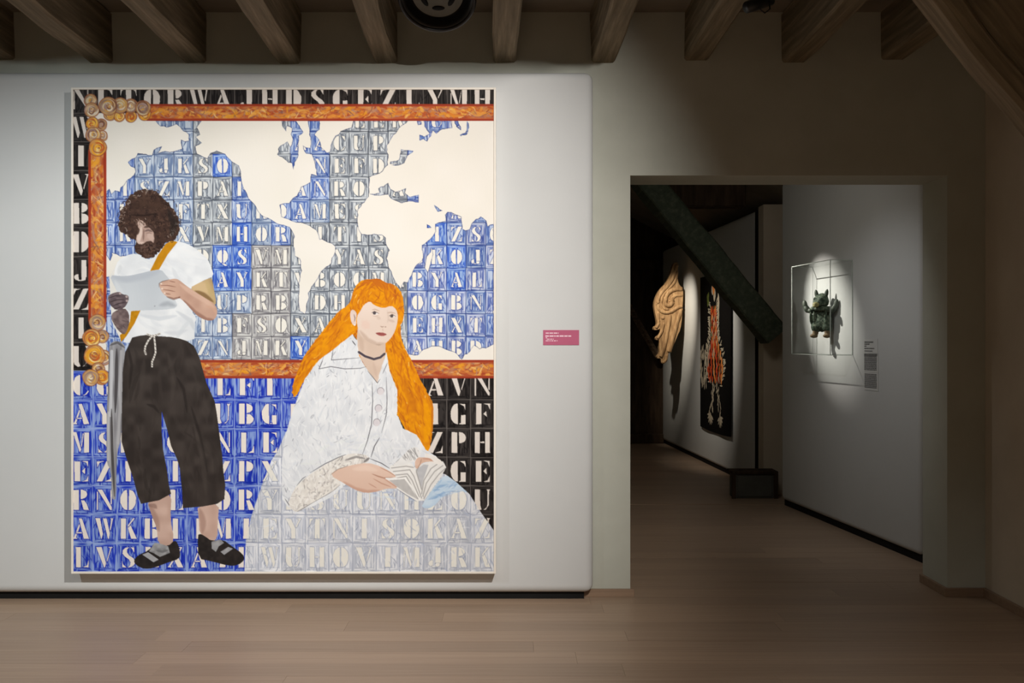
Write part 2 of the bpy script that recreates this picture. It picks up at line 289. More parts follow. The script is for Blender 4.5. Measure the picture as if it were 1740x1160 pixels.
    for i, (x, y, r) in enumerate(curls):
        warm = 1 if i in (1, 2, 3, 12, 14) or (i > 15 and i % 2) else 0
        pal = PALS[warm]
        disc = [(x+r*math.cos(t)*(1+.05*math.sin(3*t+i)), y+r*math.sin(t)) for t in np.linspace(0, 6.28, 26)[:-1]]
        P.fill(disc, (176, 132, 96) if not warm else (206, 128, 52), (206, 168, 116), 'm', 1.0, reg=BORDER)
        P.stroke(disc+[disc[0]], 1.6, (140, 78, 58), .6, taper=False)
        rr = r-1.8; c = 0; ph = R.rand()*6
        while rr > .8:
            for seg in range(2):
                a0 = ph+R.rand()*2+seg*3.1; a1 = a0+2.2+R.rand()*2
                ox, oy = R.randn(2)*.12*r*(1-rr/r); sq = 1+R.randn()*.1
                pts = [(x+ox+rr*sq*(1-.25*u)*math.cos(a0+(a1-a0)*u), y+oy+rr/sq*(1-.25*u)*math.sin(a0+(a1-a0)*u)) for u in np.linspace(0, 1, 8)]
                P.stroke(pts, 1.2+R.rand()*1.8, pal[R.randint(len(pal))], .9)
            rr -= 1.7
    # ---------------- man reading
    cane = smooth([(187, 584), (193, 579.5), (201, 579), (210, 583), (213.5, 590), (211, 630), (208, 690), (206.5, 745), (200, 765), (198.5, 790), (197.5, 846), (193.7, 848.5), (190, 845), (189, 798), (182, 787), (181, 760), (182, 691), (184, 646), (185.5, 594)], 1)
    P.fill(cane, (132, 130, 134), (176, 175, 178), 'v2', 1.3, reg=MAN)
    cm = P.full([cane])
    P.stroke([(198.5, 592), (198, 640), (196, 700)], 6, (74, 70, 72), .85, cm)
    P.stroke([(190, 596), (189.5, 640), (188, 705)], 5, (208, 208, 212), .85, cm, taper=False)
    P.stroke([(206, 596), (203.5, 690), (201, 752)], 4.5, (188, 186, 188), .7, cm, taper=False)
    P.stroke([(184.5, 700), (184, 780)], 4, (196, 196, 200), .8, cm, taper=False)
    P.stroke([(189.5, 694), (190.5, 760), (194.5, 842)], 4.5, (70, 66, 66), .8, cm)
    P.stroke([(187, 586), (200, 581), (212, 590)], 4, (84, 82, 86), .7, cm)
    P.stroke([(186, 600), (184, 660)], 1.6, (88, 86, 92), .7, cm)
    shirt = smooth([(232, 430), (216, 433), (201, 442), (196, 455), (194, 468), (195, 490), (215, 525), (222, 545), (213, 572), (208, 584), (331, 584), (331, 549), (334.5, 540), (325, 527), (312, 505), (325, 488), (350, 474), (364, 469), (359, 453), (353, 440), (342, 429.5), (330, 420), (316, 413), (300, 409), (284, 412), (268, 432), (256, 441), (244, 438)], 1)
    P.fill([(186, 470), (200, 445), (215, 470), (222, 545), (204, 575), (190, 545)], (228, 225, 218), (234, 230, 224), reg=MAN)
    P.fill(shirt, (226, 228, 231), (240, 241, 242), 'b', 1.6, reg=MAN)
    sm = P.full([shirt])
    P.brush(shirt, 90, 30, 6, [(236, 238, 240), (220, 223, 228), (230, 232, 235), (240, 240, 240)], .5, .5, sm, curve=.4)
    for q, c in ((((300, 528), (325, 545), (330, 560)), (202, 206, 212)), (((240, 535), (270, 541), (300, 536)), (208, 212, 218)), (((318, 560), (300, 566), (280, 564)), (212, 214, 220)), (((326, 540), (312, 556), (300, 575)), (214, 218, 222)), (((205, 450), (201, 465)), (216, 218, 220)), (((293, 455), (300, 470), (308, 480)), (216, 219, 223))):
        P.stroke(q, 7, c, .6, sm, soft=4)
    strap = (206, 144, 28)
    P.fill([(292.6, 408.5), (302, 411), (294, 421), (285, 432.6), (271, 457), (263, 462), (255, 461), (269, 433), (282, 414)], strap, (192, 134, 20), 'm', reg=MAN)
    P.fill([(223, 528), (239, 527), (229, 549), (215, 571), (206, 581), (204, 569), (215, 560), (221, 546)], strap, (186, 130, 18), 'm', reg=MAN)
    # arms
    upper = smooth([(322, 489), (337, 481), (350, 474.5), (359, 471.5), (362, 480), (364, 493), (368, 515), (364, 518), (352, 508), (336, 499)], 1)
    P.fill(upper, (178, 152, 110), (212, 184, 142), 'b', 1.5, reg=MAN); um = P.full([upper])
    P.stroke([(332, 494), (346, 500), (362, 512)], 7, (122, 92, 58), .7, um, soft=4)
    P.stroke([(350, 478), (358, 495), (364, 508)], 8, (196, 172, 122), .6, um, soft=4)
    fore = smooth([(271, 481), (277, 477), (289.5, 474.5), (296, 473), (303.5, 474.5), (314, 483), (325, 491), (337.6, 499), (353, 508.6), (364, 515), (369.5, 525), (368.7, 537), (362, 544.5), (350, 544), (336, 537), (323.7, 524), (313, 512), (305, 505.5), (294, 508), (282, 502.4), (276, 497), (272, 489)], 1)
    P.fill(fore, (192, 154, 136), (214, 178, 158), 'b', 1.4, reg=MAN); fm = P.full([fore])
    P.stroke([(312, 510), (330, 530), (350, 543), (364, 543)], 8, (140, 98, 84), .55, fm, soft=4)
    P.stroke([(305, 482), (326, 497), (350, 511), (364, 522)], 8, (226, 192, 172), .5, fm, soft=4)
    P.stroke([(350, 520), (362, 522), (367, 532)], 5, (212, 170, 146), .5, fm, soft=3)
    P.stroke([(286, 503), (296, 507), (306, 504)], 5, (128, 88, 74), .6, fm, soft=2)
    for q in (((273, 484), (285, 484), (299, 487)), ((276, 491), (286, 492), (298, 495)), ((280, 497), (290, 499)), ((288, 477), (298, 479))): P.stroke(q, 1.5, (150, 106, 90), .75, fm)
    for q in (((276, 481), (290, 480.5)), ((278, 488), (290, 489)), ((282, 495), (292, 496))): P.stroke(q, 3, (224, 188, 168), .6, fm)
    for x, y in ((274, 480), (275, 489), (279.5, 496)): P.stroke([(x-1, y), (x+2, y+1)], 2.6, (236, 216, 204), .9)
    forel = smooth([(193, 529), (212, 522), (219.7, 532), (220.4, 547.4), (216.6, 561), (211, 569), (201, 561), (192, 547), (188.6, 538)], 1)
    P.fill(forel, (104, 88, 88), (138, 120, 118), 'm', 1.5, reg=MAN); P.brush(forel, 40, 9, 1.2, [(86, 72, 74), (150, 132, 128), (120, 102, 100)], .6, .6)
    paper = smooth([(186, 466.7), (206, 469), (221, 468), (235, 465), (255, 460), (274, 457), (282, 467), (289, 475), (291, 490), (297, 506), (303, 522.6), (279, 526), (238, 527), (216, 529), (207, 508.6), (195, 487)], 1)
    P.fill(paper, (196, 201, 207), (216, 220, 224), 'bb', 1.6, reg=MAN); pm = P.full([paper])
    P.stroke([(192, 470), (215, 474), (245, 468), (272, 460)], 12, (184, 189, 198), .7, pm, soft=10)
    P.stroke([(272, 518), (285, 515), (298, 519)], 8, (166, 171, 178), .7, pm, soft=8); P.stroke([(196, 478), (206, 500), (214, 522)], 10, (222, 225, 228), .6, pm, soft=8); P.stroke([(262, 520), (264, 519)], 1.5, (120, 120, 130), .7)
    P.fill(fore, (192, 154, 136), (214, 178, 158), 'b', 1.4, reg=MAN, clip=P.full([[(268, 470), (300, 468), (300, 510), (268, 510)]]), alpha=.0)
    hand = smooth([(271, 481), (277, 477), (289.5, 474.5), (300, 473.5), (306, 480), (306, 505), (294, 508), (282, 502.4), (276, 497), (272, 489)], 1)
    P.fill(hand, (196, 158, 138), (216, 180, 160), 'b', 1.4, reg=MAN)
    for q in (((273, 484.5), (285, 484.5), (299, 487)), ((276, 491.5), (286, 492.5), (298, 495)), ((280, 498), (290, 499.5)), ((288, 477), (298, 479))): P.stroke(q, 1.5, (148, 104, 88), .8)
    P.stroke([(283, 503.5), (295, 507.5), (306, 504.5)], 3.5, (128, 88, 74), .6)
    for x, y in ((273.5, 481), (275, 489.5), (279.5, 497)): P.stroke([(x-1, y), (x+2, y+1)], 2.8, (238, 220, 208), .9)
    P.stroke([(270.5, 488), (270.5, 481), (276, 477.5), (288, 474.5)], 1.1, (96, 80, 76), .7)
    handl = smooth([(183, 504), (188.6, 499), (202.6, 494.7), (209, 500), (218, 501), (219.7, 507), (216.6, 515), (212, 522.6), (199.5, 527), (192, 522.6), (185.5, 515)], 1)
    P.fill(handl, (98, 84, 88), (126, 110, 112), 'm', 1.4, reg=MAN)
    for q in (((184, 506), (196, 502), (205, 502)), ((186, 513), (198, 509), (212, 508)), ((190, 520), (202, 515), (214, 513)), ((194, 525), (206, 520))): P.stroke(q, 1.6, (62, 50, 54), .85)
    for x, y in ((204, 497.5), (215, 503), (215.5, 510)): P.stroke([(x-1.5, y), (x+2, y+1)], 4, (190, 172, 168), .9)
    # head
    hair = [(227, 327), (243, 321.5), (257, 322.7), (269, 328), (280, 338), (291, 350), (301, 365.5), (305.5, 377.6), (306.5, 387), (302, 399), (296, 409), (284, 411), (279, 416), (272, 426), (264.5, 434), (256, 440), (246, 438), (237, 433), (229.5, 426), (228, 416), (231, 409), (222, 405), (212.6, 398), (203, 392), (201, 382), (203, 369), (204, 358), (212.6, 347), (216, 338)]
    hr = rough(smooth(hair, 1), .9, 2.2, 4)
    P.fill(hr, (64, 46, 40), (84, 62, 52), 'm', 1.3, reg=MAN); hm = P.full([hr])
    for i in range(420):
        a = R.rand()*6.28; rr = 52*math.sqrt(R.rand()); x = 253+rr*math.cos(a); y = 374+rr*.98*math.sin(a)
        if i % 3 == 0: x = 256+R.randn()*16; y = 424+R.randn()*8
        ph = R.rand()*6.28; q = [(x+2.6*math.cos(ph+t), y+2.6*math.sin(ph+t)) for t in (0, .8, 1.6, 2.4, 3.2)]
        P.stroke(q, 1.3, [(46, 32, 28), (104, 78, 64), (58, 42, 36), (90, 68, 58), (40, 30, 28)][R.randint(5)], .7, hm)
    for i in range(95):
        a = R.rand()*6.28; x = 254+49*math.cos(a)*(.86+.16*R.rand()); y = 370+48*math.sin(a)*(.86+.16*R.rand())
        if y > 402: continue
        ph = R.rand()*6.28; q = [(x+2.3*math.cos(ph+t), y+2.3*math.sin(ph+t)) for t in (0, .8, 1.6, 2.4)]
        P.stroke(q, .9, [(206, 196, 186), (190, 170, 158), (160, 140, 128)][R.randint(3)], .8, hm)
    for i in range(70):
        a = R.rand()*6.28; x = 253+52*math.cos(a); y = 375+52*math.sin(a)
        if y > 412 or (x < 232 and y > 392): continue
        q = [(x+2.4*math.cos(a+t), y+2.4*math.sin(a+t)) for t in (-.9, 0, .9, 1.8)]
        P.stroke(q, 1.1, (66, 50, 46), .75)
    P.stroke([(228, 352), (246, 345), (268, 348), (276, 360)], 16, (74, 54, 44), .55, hm, soft=8)
    P.stroke([(286, 356), (296, 380), (292, 400)], 12, (42, 36, 34), .6, hm, soft=6)
    P.stroke([(222, 365), (245, 366), (268, 362)], 3, (44, 30, 26), .7, hm)
    P.fill(smooth([(233, 378), (238, 373.5), (246, 376), (249, 384), (256, 388), (262, 395), (264, 405), (262, 413), (256, 411), (248, 413), (242, 416), (234, 413), (231, 408), (233, 398), (236, 390)], 1), (178, 150, 138), (196, 168, 156), 'm', reg=MAN)
    P.stroke([(237, 376), (241, 380), (240, 387)], 8, (202, 178, 166), .9, soft=2)
    P.stroke([(240, 386), (238.5, 396), (236, 405), (236, 411)], 7, (222, 200, 188), .95, soft=2)
    P.stroke([(233, 409), (238, 413), (244, 412)], 5, (214, 190, 178), .9, soft=2)
    P.stroke([(251, 398), (257, 402), (259, 408)], 10, (204, 178, 166), .8, soft=4)
    P.stroke([(244.5, 389), (244, 398), (243.5, 408)], 3, (138, 112, 102), .85, soft=2)
    P.stroke([(245, 386), (253, 384), (262, 388)], 4.5, (84, 64, 56), .85, soft=2); P.stroke([(246, 392.5), (252, 390.5), (259, 393)], 3.5, (116, 96, 90), .85, soft=2); P.stroke([(248, 396), (254, 395), (258, 397)], 2, (150, 124, 114), .7, soft=2)
    P.stroke([(230, 386), (235, 390), (234, 398)], 5, (74, 54, 46), .85, soft=2); P.stroke([(233, 392), (237, 391)], 2.4, (96, 74, 66), .8)
    P.stroke([(262, 396), (265, 405), (262, 416)], 5, (80, 60, 52), .8, soft=2)
    P.stroke([(234, 415), (243, 417), (250, 412), (256, 411), (262, 415)], 4.5, (76, 56, 48), .95)
    P.stroke([(238, 419), (246, 420), (254, 417)], 2, (120, 90, 82), .7)
    P.brush([(226, 372), (250, 370), (252, 382), (232, 384)], 26, 6, 1.0, [(66, 48, 40), (90, 68, 58), (190, 164, 150)], 1.0, .8, curve=1.2)
    P.brush([(246, 380), (268, 380), (268, 394), (256, 390)], 30, 5, 1.1, [(66, 48, 40), (110, 86, 74), (84, 64, 54)], .6, .8, curve=1.2)
    P.brush([(234, 414), (262, 412), (270, 424), (256, 438), (240, 434)], 60, 5, 1.2, [(104, 82, 74), (66, 48, 42), (120, 98, 88)], 1.2, .7, curve=1.2)
    # trousers, legs, shoes
    skinl = smooth([(250, 850), (272, 846), (292, 836), (289.5, 881), (296.5, 915.5), (287, 929), (268.6, 923), (267, 896.5), (257, 872)], 1)
    skinr = smooth([(335, 858), (373, 852), (370, 889), (370, 912), (360, 921), (339, 907), (338, 877.6)], 1)
    for q, d in ((skinl, ((254, 856), (264, 880), (270, 900))), (skinr, ((340, 864), (345, 885), (344, 903)))):
        P.fill(q, (194, 162, 148), (212, 182, 168), 'b', 1.4, reg=MAN); km = P.full([q])
        P.stroke(d, 10, (164, 130, 118), .6, km, soft=6)
    P.stroke([(252, 857), (262, 858), (266, 862)], 7, (140, 110, 100), .6, P.full([skinl]), soft=4)
    tr = [(225, 573), (237, 570), (249, 568.6), (258, 570), (275, 571), (290.7, 572), (306, 575), (318, 579), (330, 587.6), (339, 606.6), (345, 628), (351, 650), (365, 681), (369, 705), (372, 729), (376, 760), (377.7, 771), (379.6, 798), (383, 822.6), (381.5, 847), (369, 855), (344.5, 859.6), (311, 862.4), (309.4, 832), (305.6, 794), (301, 779), (291, 757), (284, 728), (275, 698), (275, 732), (277, 760), (278, 766), (284, 798), (287.6, 824.5), (291, 838), (270.5, 849), (240, 855), (234.5, 841.5), (227, 813), (213.6, 773), (207, 750), (207, 715), (208, 670), (209, 629), (213, 598)]
    P.fill(tr, (56, 49, 46), (74, 66, 62), 'b', 1.4, reg=MAN); tm = P.full([tr])
    P.brush(tr, 90, 40, 5, [(66, 58, 54), (52, 46, 43), (72, 64, 60), (60, 54, 50)], 1.45, .45, tm, jit=.3)
    for q in (((218, 590), (224, 620), (220, 660)), ((300, 640), (312, 660), (318, 700)), ((325, 690), (340, 740), (352, 800)), ((270, 700), (262, 690), (250, 686))): P.stroke(q, 5, (44, 38, 36), .6, tm, soft=3)
    for q in (((285, 600), (296, 640), (292, 680)), ((245, 610), (240, 660)), ((330, 720), (345, 780), (350, 840))): P.stroke(q, 8, (82, 74, 69), .4, tm, soft=5)
    for q in (((258, 571), (252, 578), (247, 588), (246, 596), (248, 601)), ((262, 571), (263.5, 584), (264.5, 598), (262, 606), (258.5, 614), (258.5, 622)), ((250, 567), (258, 570), (268, 568), (272, 566))):
        P.stroke(q, 3.0, (226, 220, 212), 1, taper=False)
        for (a, b), (c, d) in zip(q[:-1], q[1:]):
            for t in (.25, .75): P.stroke([(a+(c-a)*t-1.5, b+(d-b)*t-1), (a+(c-a)*t+1.5, b+(d-b)*t+1)], 1.0, (80, 72, 68), .8)
    BK = (42, 38, 37)
    shl = smooth([(227, 951.5), (234.5, 942), (253.4, 934), (263, 921), (274, 923), (286, 927), (297, 916), (303, 923), (306.5, 938), (305.6, 948), (284, 955), (261, 964), (246, 965.5), (232.6, 960)], 1)
    P.fill(shl, BK, (56, 50, 48), 'm', reg=MAN)
    P.fill([(263, 921), (274, 923), (286, 927), (289, 938), (272, 945), (262, 939), (253.4, 935.5)], (132, 132, 134), (164, 164, 166), 'm', 1.5, reg=MAN)
    P.stroke([(266, 934), (276, 936), (286, 933)], 4, (112, 112, 114), .8)
    P.fill([(242, 941), (252, 937), (270, 949.6), (261, 954)], (172, 172, 175), (156, 156, 160), 'm', reg=MAN)
    shr = smooth([(336, 908), (341, 905.5), (350, 911), (359.6, 918), (378.6, 915), (395.7, 928), (413, 940), (416, 950), (405, 959), (390, 960.5), (357.7, 952), (337, 948)], 1)
    P.fill(shr, BK, (56, 50, 48), 'm', reg=MAN)
    P.fill([(359.6, 919), (375, 915.5), (381, 921), (372, 927), (367, 936.4), (360, 931)], (140, 140, 142), (168, 168, 170), 'm', 1.5, reg=MAN)
    P.fill([(375, 936.4), (388, 928), (396, 931), (381, 941.5)], (172, 172, 175), (156, 156, 160), 'm', reg=MAN)
    # ---------------- seated woman
    dress = [(486, 733), (472, 765), (461, 782), (444, 826), (427, 877), (418, 918), (415.5, 971), (840, 971), (840, 902), (832, 890), (818, 871), (797.6, 838.6), (775, 818), (757, 805), (700, 790), (600, 760)]
    P.fill(dress, (202, 207, 218), (220, 223, 229), 'v', 1.3, reg=WOMAN); dm = P.full([dress])
    PAL = dict(base=(194, 198, 209), lite=(226, 227, 231), dark=(136, 143, 164), line=(156, 162, 180), outline=.5, lx=(.15, .85), ly=(.15, .84), letter=(230, 227, 220), grain=1.5)
    dt = {4: {7: 'R', 8: 'Y', 9: 'K', 10: 'S', 11: 'U', 12: 'U', 13: 'N', 14: 'H', 15: 'Z', 16: 'O', 17: 'L'}, 5: {7: 'I', 8: 'E', 9: 'Y', 10: 'T', 11: 'N', 12: 'I', 13: 'S', 14: 'O', 15: 'K', 16: 'A', 17: 'Z'}, 6: {7: '', 8: 'W', 9: 'U', 10: 'H', 11: 'O', 12: 'V', 13: 'I', 14: 'M', 15: 'J', 16: 'R', 17: 'K'}, 3: {8: 'X'}, 2: {}}
    for r in range(2, 7):
        for k in range(7, 18):
            tile(gx(k), gy(10+r), gx(k+1), gy(11+r), dt[r].get(k), clip=dm, **PAL)
    P.brush(dress, 420, 13, 1.6, [(238, 239, 241), (226, 230, 238), (172, 182, 208), (150, 160, 184), (236, 236, 236)], 1.5, .55, dm, jit=.7)
    P.fill(smooth([(757, 804), (776, 817), (799, 838), (775, 830), (752, 842), (735, 862), (715, 862), (722, 848), (740, 823)], 1), (176, 200, 222), (204, 219, 233), 'b', 1.5, clip=dm)
    P.brush([(757, 804), (790, 832), (745, 845), (722, 850)], 30, 18, 3, [(158, 188, 218), (206, 220, 234), (140, 172, 208)], -.4, .6, dm)
    P.brush([(590, 815), (680, 830), (715, 852), (660, 845), (600, 840)], 30, 14, 3, [(214, 224, 232), (190, 204, 222), (160, 176, 210)], .25, .6, dm)
    hairw = smooth([(607, 482), (615.5, 475.5), (629, 474), (644.5, 472.5), (654, 480), (666.5, 482), (676, 487.6), (683, 498.6), (686, 515), (686.5, 531.7), (684.5, 545.5), (680, 554), (681, 570), (687, 591), (699, 610), (711.5, 640), (726.6, 666), (736, 685), (736.5, 712), (734, 742), (728.5, 767), (722, 764), (708, 741), (685, 730), (650, 640), (600, 600), (570, 595), (542.6, 614), (518, 643), (501, 678), (495, 662.4), (502.8, 636), (518, 601.7), (535, 579), (550, 560), (570, 534.5), (578, 526), (589, 520.7), (596, 511), (600, 493)], 1)
    P.fill(rough(hairw, .4, 3, 6), (218, 134, 22), (236, 156, 18), 'm', 1.4, reg=WOMAN); wm = P.full([hairw])
    P.stroke([(614, 482), (640, 478), (664, 488), (680, 512)], 14, (196, 106, 32), .8, wm, soft=6)
    def flow(x, y):
        if y < 528: return math.atan2(y-505, x-640)+math.pi/2+.2
        return 2.15 if x < 610 else 1.25
    P.brush(hairw, 620, 19, 2.2, [(234, 154, 10), (200, 110, 28), (222, 138, 18), (238, 162, 16), (182, 96, 30), (212, 124, 22)], flow, .7, wm, jit=.22, curve=.5)
    P.brush(hairw, 60, 7, 1.3, [(252, 206, 110), (170, 92, 32), (248, 190, 70)], flow, .85, wm)
    P.stroke([(686, 640), (700, 680), (706, 700)], 12, (196, 112, 26), .5, wm, soft=8); P.stroke([(722, 680), (728, 720), (722, 748)], 12, (242, 164, 8), .7, wm, soft=6); P.stroke([(726, 668), (735, 690), (733, 735)], 4, (196, 116, 34), .7, wm, soft=2)
    blouse = [(599, 567), (607, 577), (610, 604), (624, 628), (641, 650), (649, 621), (656.5, 597), (662, 630), (675, 662), (675, 704), (685, 727), (708, 738), (723, 763), (740, 774), (752, 785), (740, 800), (700, 802), (640, 800), (590, 820), (560, 845), (530, 860), (501, 868), (487, 858), (480, 847), (478.6, 823), (478.6, 789), (484, 742), (499, 693), (505, 677), (518, 643), (542, 611), (563, 596), (579, 583)]
    P.fill([(608, 556), (606, 577), (610, 600), (615, 612), (625, 629), (634, 642), (641, 651), (647, 634), (652, 612), (655, 598), (655, 578), (640, 584)], (214, 190, 172), (226, 204, 188), 'b', 1.2, reg=WOMAN)
    P.fill(rough(blouse, .3, 4, 8), (222, 224, 228), (236, 237, 239), 'b', 1.4, reg=WOMAN); bm = P.full([blouse])
    P.brush(blouse, 420, 17, 2.6, [(240, 241, 243), (228, 230, 234), (214, 217, 223), (236, 236, 238), (222, 226, 232)], lambda x, y: 1.65 if y < 740 else 1.2, .65, bm, jit=.35)
    P.brush(blouse, 170, 15, 1.5, [(206, 209, 215), (198, 201, 208), (214, 216, 221)], lambda x, y: 1.75 if y < 740 else 1.1, .65, bm, jit=.3)
    P.brush(blouse, 130, 7, 1.0, [(150, 152, 160), (124, 126, 136), (172, 174, 184)], 2.0, .75, bm, jit=.5)
    P.brush(blouse, 110, 12, 2.0, [(246, 247, 248)], 1.7, .7, bm, jit=.5)
    P.brush([(485, 790), (560, 740), (640, 735), (700, 760), (620, 775), (500, 850)], 60, 26, 4, [(238, 239, 240), (216, 220, 228), (228, 232, 230)], -.35, .5, bm)
    INK = (74, 72, 80)
    for q, w in ((((566, 592), (563, 611), (612, 607)), 1.0), (((550, 605), (542, 626), (562, 622), (586, 626), (612, 625), (622, 622)), 1.1), (((542, 626), (548, 612)), .9), (((624, 629), (634, 641), (641, 650), (646, 643)), .9), (((632, 648), (633, 680), (631, 720), (624, 748), (616, 770)), 1.3), (((656, 640), (657.5, 680), (656, 704), (648, 735)), 1.1), (((645, 742), (636, 757), (630, 776)), 1.5), (((658, 616), (650, 634)), .9), (((527, 802), (552, 787), (575, 776), (588, 771)), 1.2), (((504, 824), (514, 812), (520, 808)), 1.0), (((484, 846), (496, 864)), 1.2), (((628, 778), (648, 786), (662, 795)), 1.3), (((664, 793), (676, 781), (700, 762)), .9), (((600, 569), (606, 577)), 1.0), (((598, 578), (604, 586)), 1.6)):
        P.stroke(q, w, INK, .85)
    for x, y in ((646.5, 664), (643, 693), (640, 717)):
        P.fill([(x+6*math.cos(t), y+6.5*math.sin(t)) for t in np.linspace(0, 6.28, 14)], (218, 212, 216), (226, 220, 222), 'm')
        P.stroke([(x+6*math.cos(t), y+6.5*math.sin(t)) for t in np.linspace(2.4, 6.6, 9)], .9, (120, 112, 120), .8)
    # face
    ear = smooth([(595, 530), (598, 525.5), (603, 527), (606.5, 533), (605, 543), (605.5, 551), (602.4, 553.5), (598, 549.7), (595, 540)], 1)
    P.fill(ear, (222, 200, 188), (232, 212, 202), 'm', reg=WOMAN); P.stroke([(601, 533), (603, 540), (602, 546)], 1.8, (150, 126, 112), .8); P.stroke([(601.5, 551), (603.5, 552)], 3, (244, 240, 236), .9)
    face = smooth([(629, 511), (635, 518), (651.4, 523.7), (665, 518.5), (673.4, 525), (676.5, 537), (674, 554), (668, 569), (658, 581), (647, 587), (635, 585), (622.4, 578.6), (611, 567.6), (607, 554), (606, 537), (613, 527), (618, 517)], 1)
    P.fill(face, (226, 206, 192), (236, 218, 206), 'bb', 1.2, reg=WOMAN); fc = P.full([face])
    P.stroke([(612, 562), (624, 577), (640, 585), (654, 583)], 8, (196, 170, 152), .65, fc, soft=6); P.stroke([(636, 587), (648, 586)], 4, (170, 146, 128), .6, fc, soft=3)
    P.stroke([(616, 546), (626, 556)], 14, (230, 200, 186), .6, fc, soft=8); P.stroke([(640, 538), (646, 541)], 5, (206, 184, 168), .5, fc, soft=4); P.stroke([(660, 543), (670, 546)], 4, (200, 176, 162), .6, fc, soft=4)
    P.stroke([(658, 527), (660, 540), (658, 548)], 3, (208, 188, 174), .5, fc, soft=3)
    P.stroke([(632, 526), (637, 525), (645, 528)], 2, (196, 168, 146), .7, fc, soft=2); P.stroke([(658, 531), (664, 530), (672, 532)], 2, (190, 162, 142), .7, fc, soft=2)
    P.fill(smooth([(631.5, 531), (636, 528.6), (643.5, 532.4), (638.5, 534.8)], 1), (238, 232, 228)); P.fill([(636.2+2.8*math.cos(t), 531.4+2.7*math.sin(t)) for t in np.linspace(0, 6.28, 14)], (92, 84, 88))
    P.stroke([(631, 531), (636, 528.4), (644, 532.2)], 1.1, (92, 74, 70), .85)
    P.fill(smooth([(661, 536.3), (666.5, 533.6), (672, 537.2), (666.5, 539.4)], 1), (236, 230, 226)); P.fill([(665.6+2.7*math.cos(t), 536.6+2.6*math.sin(t)) for t in np.linspace(0, 6.28, 14)], (96, 88, 88))
    P.stroke([(660.5, 536.5), (666, 533.4), (672.3, 537)], 1.1, (96, 78, 74), .85); P.stroke([(633, 536), (638, 537), (643, 535)], 1, (190, 160, 146), .6)
    P.stroke([(646, 553.5), (649, 555), (652, 554)], 1.6, (164, 132, 116), .75, soft=1.5); P.stroke([(653.5, 555), (656, 554.5)], 1.6, (150, 118, 102), .75, soft=1.5); P.stroke([(650, 558), (650.5, 562)], 2, (206, 176, 160), .6, soft=2)
    P.fill(smooth([(637, 565.3), (645, 564), (648, 564.8), (651, 564.4), (658, 567.8), (650.5, 571), (643, 569.4)], 1), (176, 104, 98), (162, 90, 86), 'm'); P.stroke([(638, 565.6), (647, 566.6), (657, 567.8)], 1.0, (124, 66, 66), .8)
    P.stroke([(612, 572), (616, 596)], 8, (202, 176, 158), .6, soft=6, clip=P.full([[(607, 562), (640, 588), (655, 582), (655, 600), (641, 650), (610, 602)]]))
    P.stroke([(609.5, 597.5), (620, 604.5), (635, 609.5), (646, 606.5), (653, 600.5)], 3.8, (78, 70, 80), .95, taper=False)
    P.stroke([(634, 615), (640, 640)], 5, (206, 180, 164), .5, soft=4)
    # cuff, hands, book
    cuff = smooth([(501, 869), (489, 857), (496, 838), (504.5, 823.5), (527, 804.5), (552.8, 788), (587, 771), (608, 769), (629, 774.5), (625, 786), (601, 790), (573, 797), (562, 806), (582, 819), (566.6, 834), (535.5, 851), (508, 868)], 1)
    P.fill(cuff, (224, 219, 213), (238, 234, 228), 'm', 1.4, reg=WOMAN); cf = P.full([cuff])
    P.brush(cuff, 120, 15, 2.2, [(176, 170, 167), (200, 194, 190), (242, 238, 234), (236, 230, 222), (212, 205, 200)], 1.9, .6, cf, curve=1.0, jit=.5)
    P.brush(cuff, 46, 10, 1.4, [(150, 144, 142), (136, 130, 130), (166, 160, 158)], 2.1, .7, cf, curve=1.2, jit=.5)
    P.brush(cuff, 60, 9, 2.0, [(244, 241, 237)], 1.8, .8, cf, curve=1.0, jit=.6)
    P.stroke([(505, 868), (535, 852), (566, 834), (583, 819)], 3, (140, 136, 136), .8, cf); P.stroke([(586, 781), (605, 775), (620, 778)], 4, (120, 116, 116), .6, cf); P.stroke([(618, 784), (629, 776)], 4, (110, 106, 108), .7, cf)
    bookl = [(664, 790), (699, 786), (706, 796), (714, 820), (721, 849.5), (708, 850), (690, 840), (672, 828), (651, 812), (660, 800)]
    P.fill(bookl, (232, 229, 226), (238, 236, 233), 'm', reg=WOMAN)
    bookr = [(706, 796), (716, 789), (728.6, 784), (752.8, 783), (758, 793), (750, 808), (739, 823.4), (721.5, 848)]
    P.fill(bookr, (226, 223, 220), (236, 234, 231), 'm', reg=WOMAN)
    P.fill([(661, 815), (687, 813), (694, 822), (711, 848), (692, 838), (676, 827)], (188, 185, 183), (198, 195, 193), 'm'); P.fill([(706, 797), (720, 788), (728, 789), (719, 815), (716, 832)], (198, 197, 199), (188, 188, 191), 'm')
    for q in (((668, 800), (696, 797), (703, 808), (716, 845)), ((672, 806), (692, 804), (700, 815), (712, 843)), ((675, 811), (690, 808), (700, 826), (710, 846)), ((712, 790), (707, 800), (716, 830)), ((716, 838), (720, 815), (732, 795), (742, 788)), ((718, 842), (724, 820), (738, 800), (752, 790)), ((720, 846), (732, 822), (746, 804), (756, 795)), ((665, 794), (690, 791), (702, 793))):
        P.stroke(q, 1.7, (166, 162, 160), .85, taper=False)
    P.stroke([(664, 813), (688, 811), (700, 826), (713, 848)], 2.0, (246, 244, 241), .95, taper=False); P.stroke([(672, 828), (690, 840), (708, 851)], 1.3, (120, 124, 136), .7)
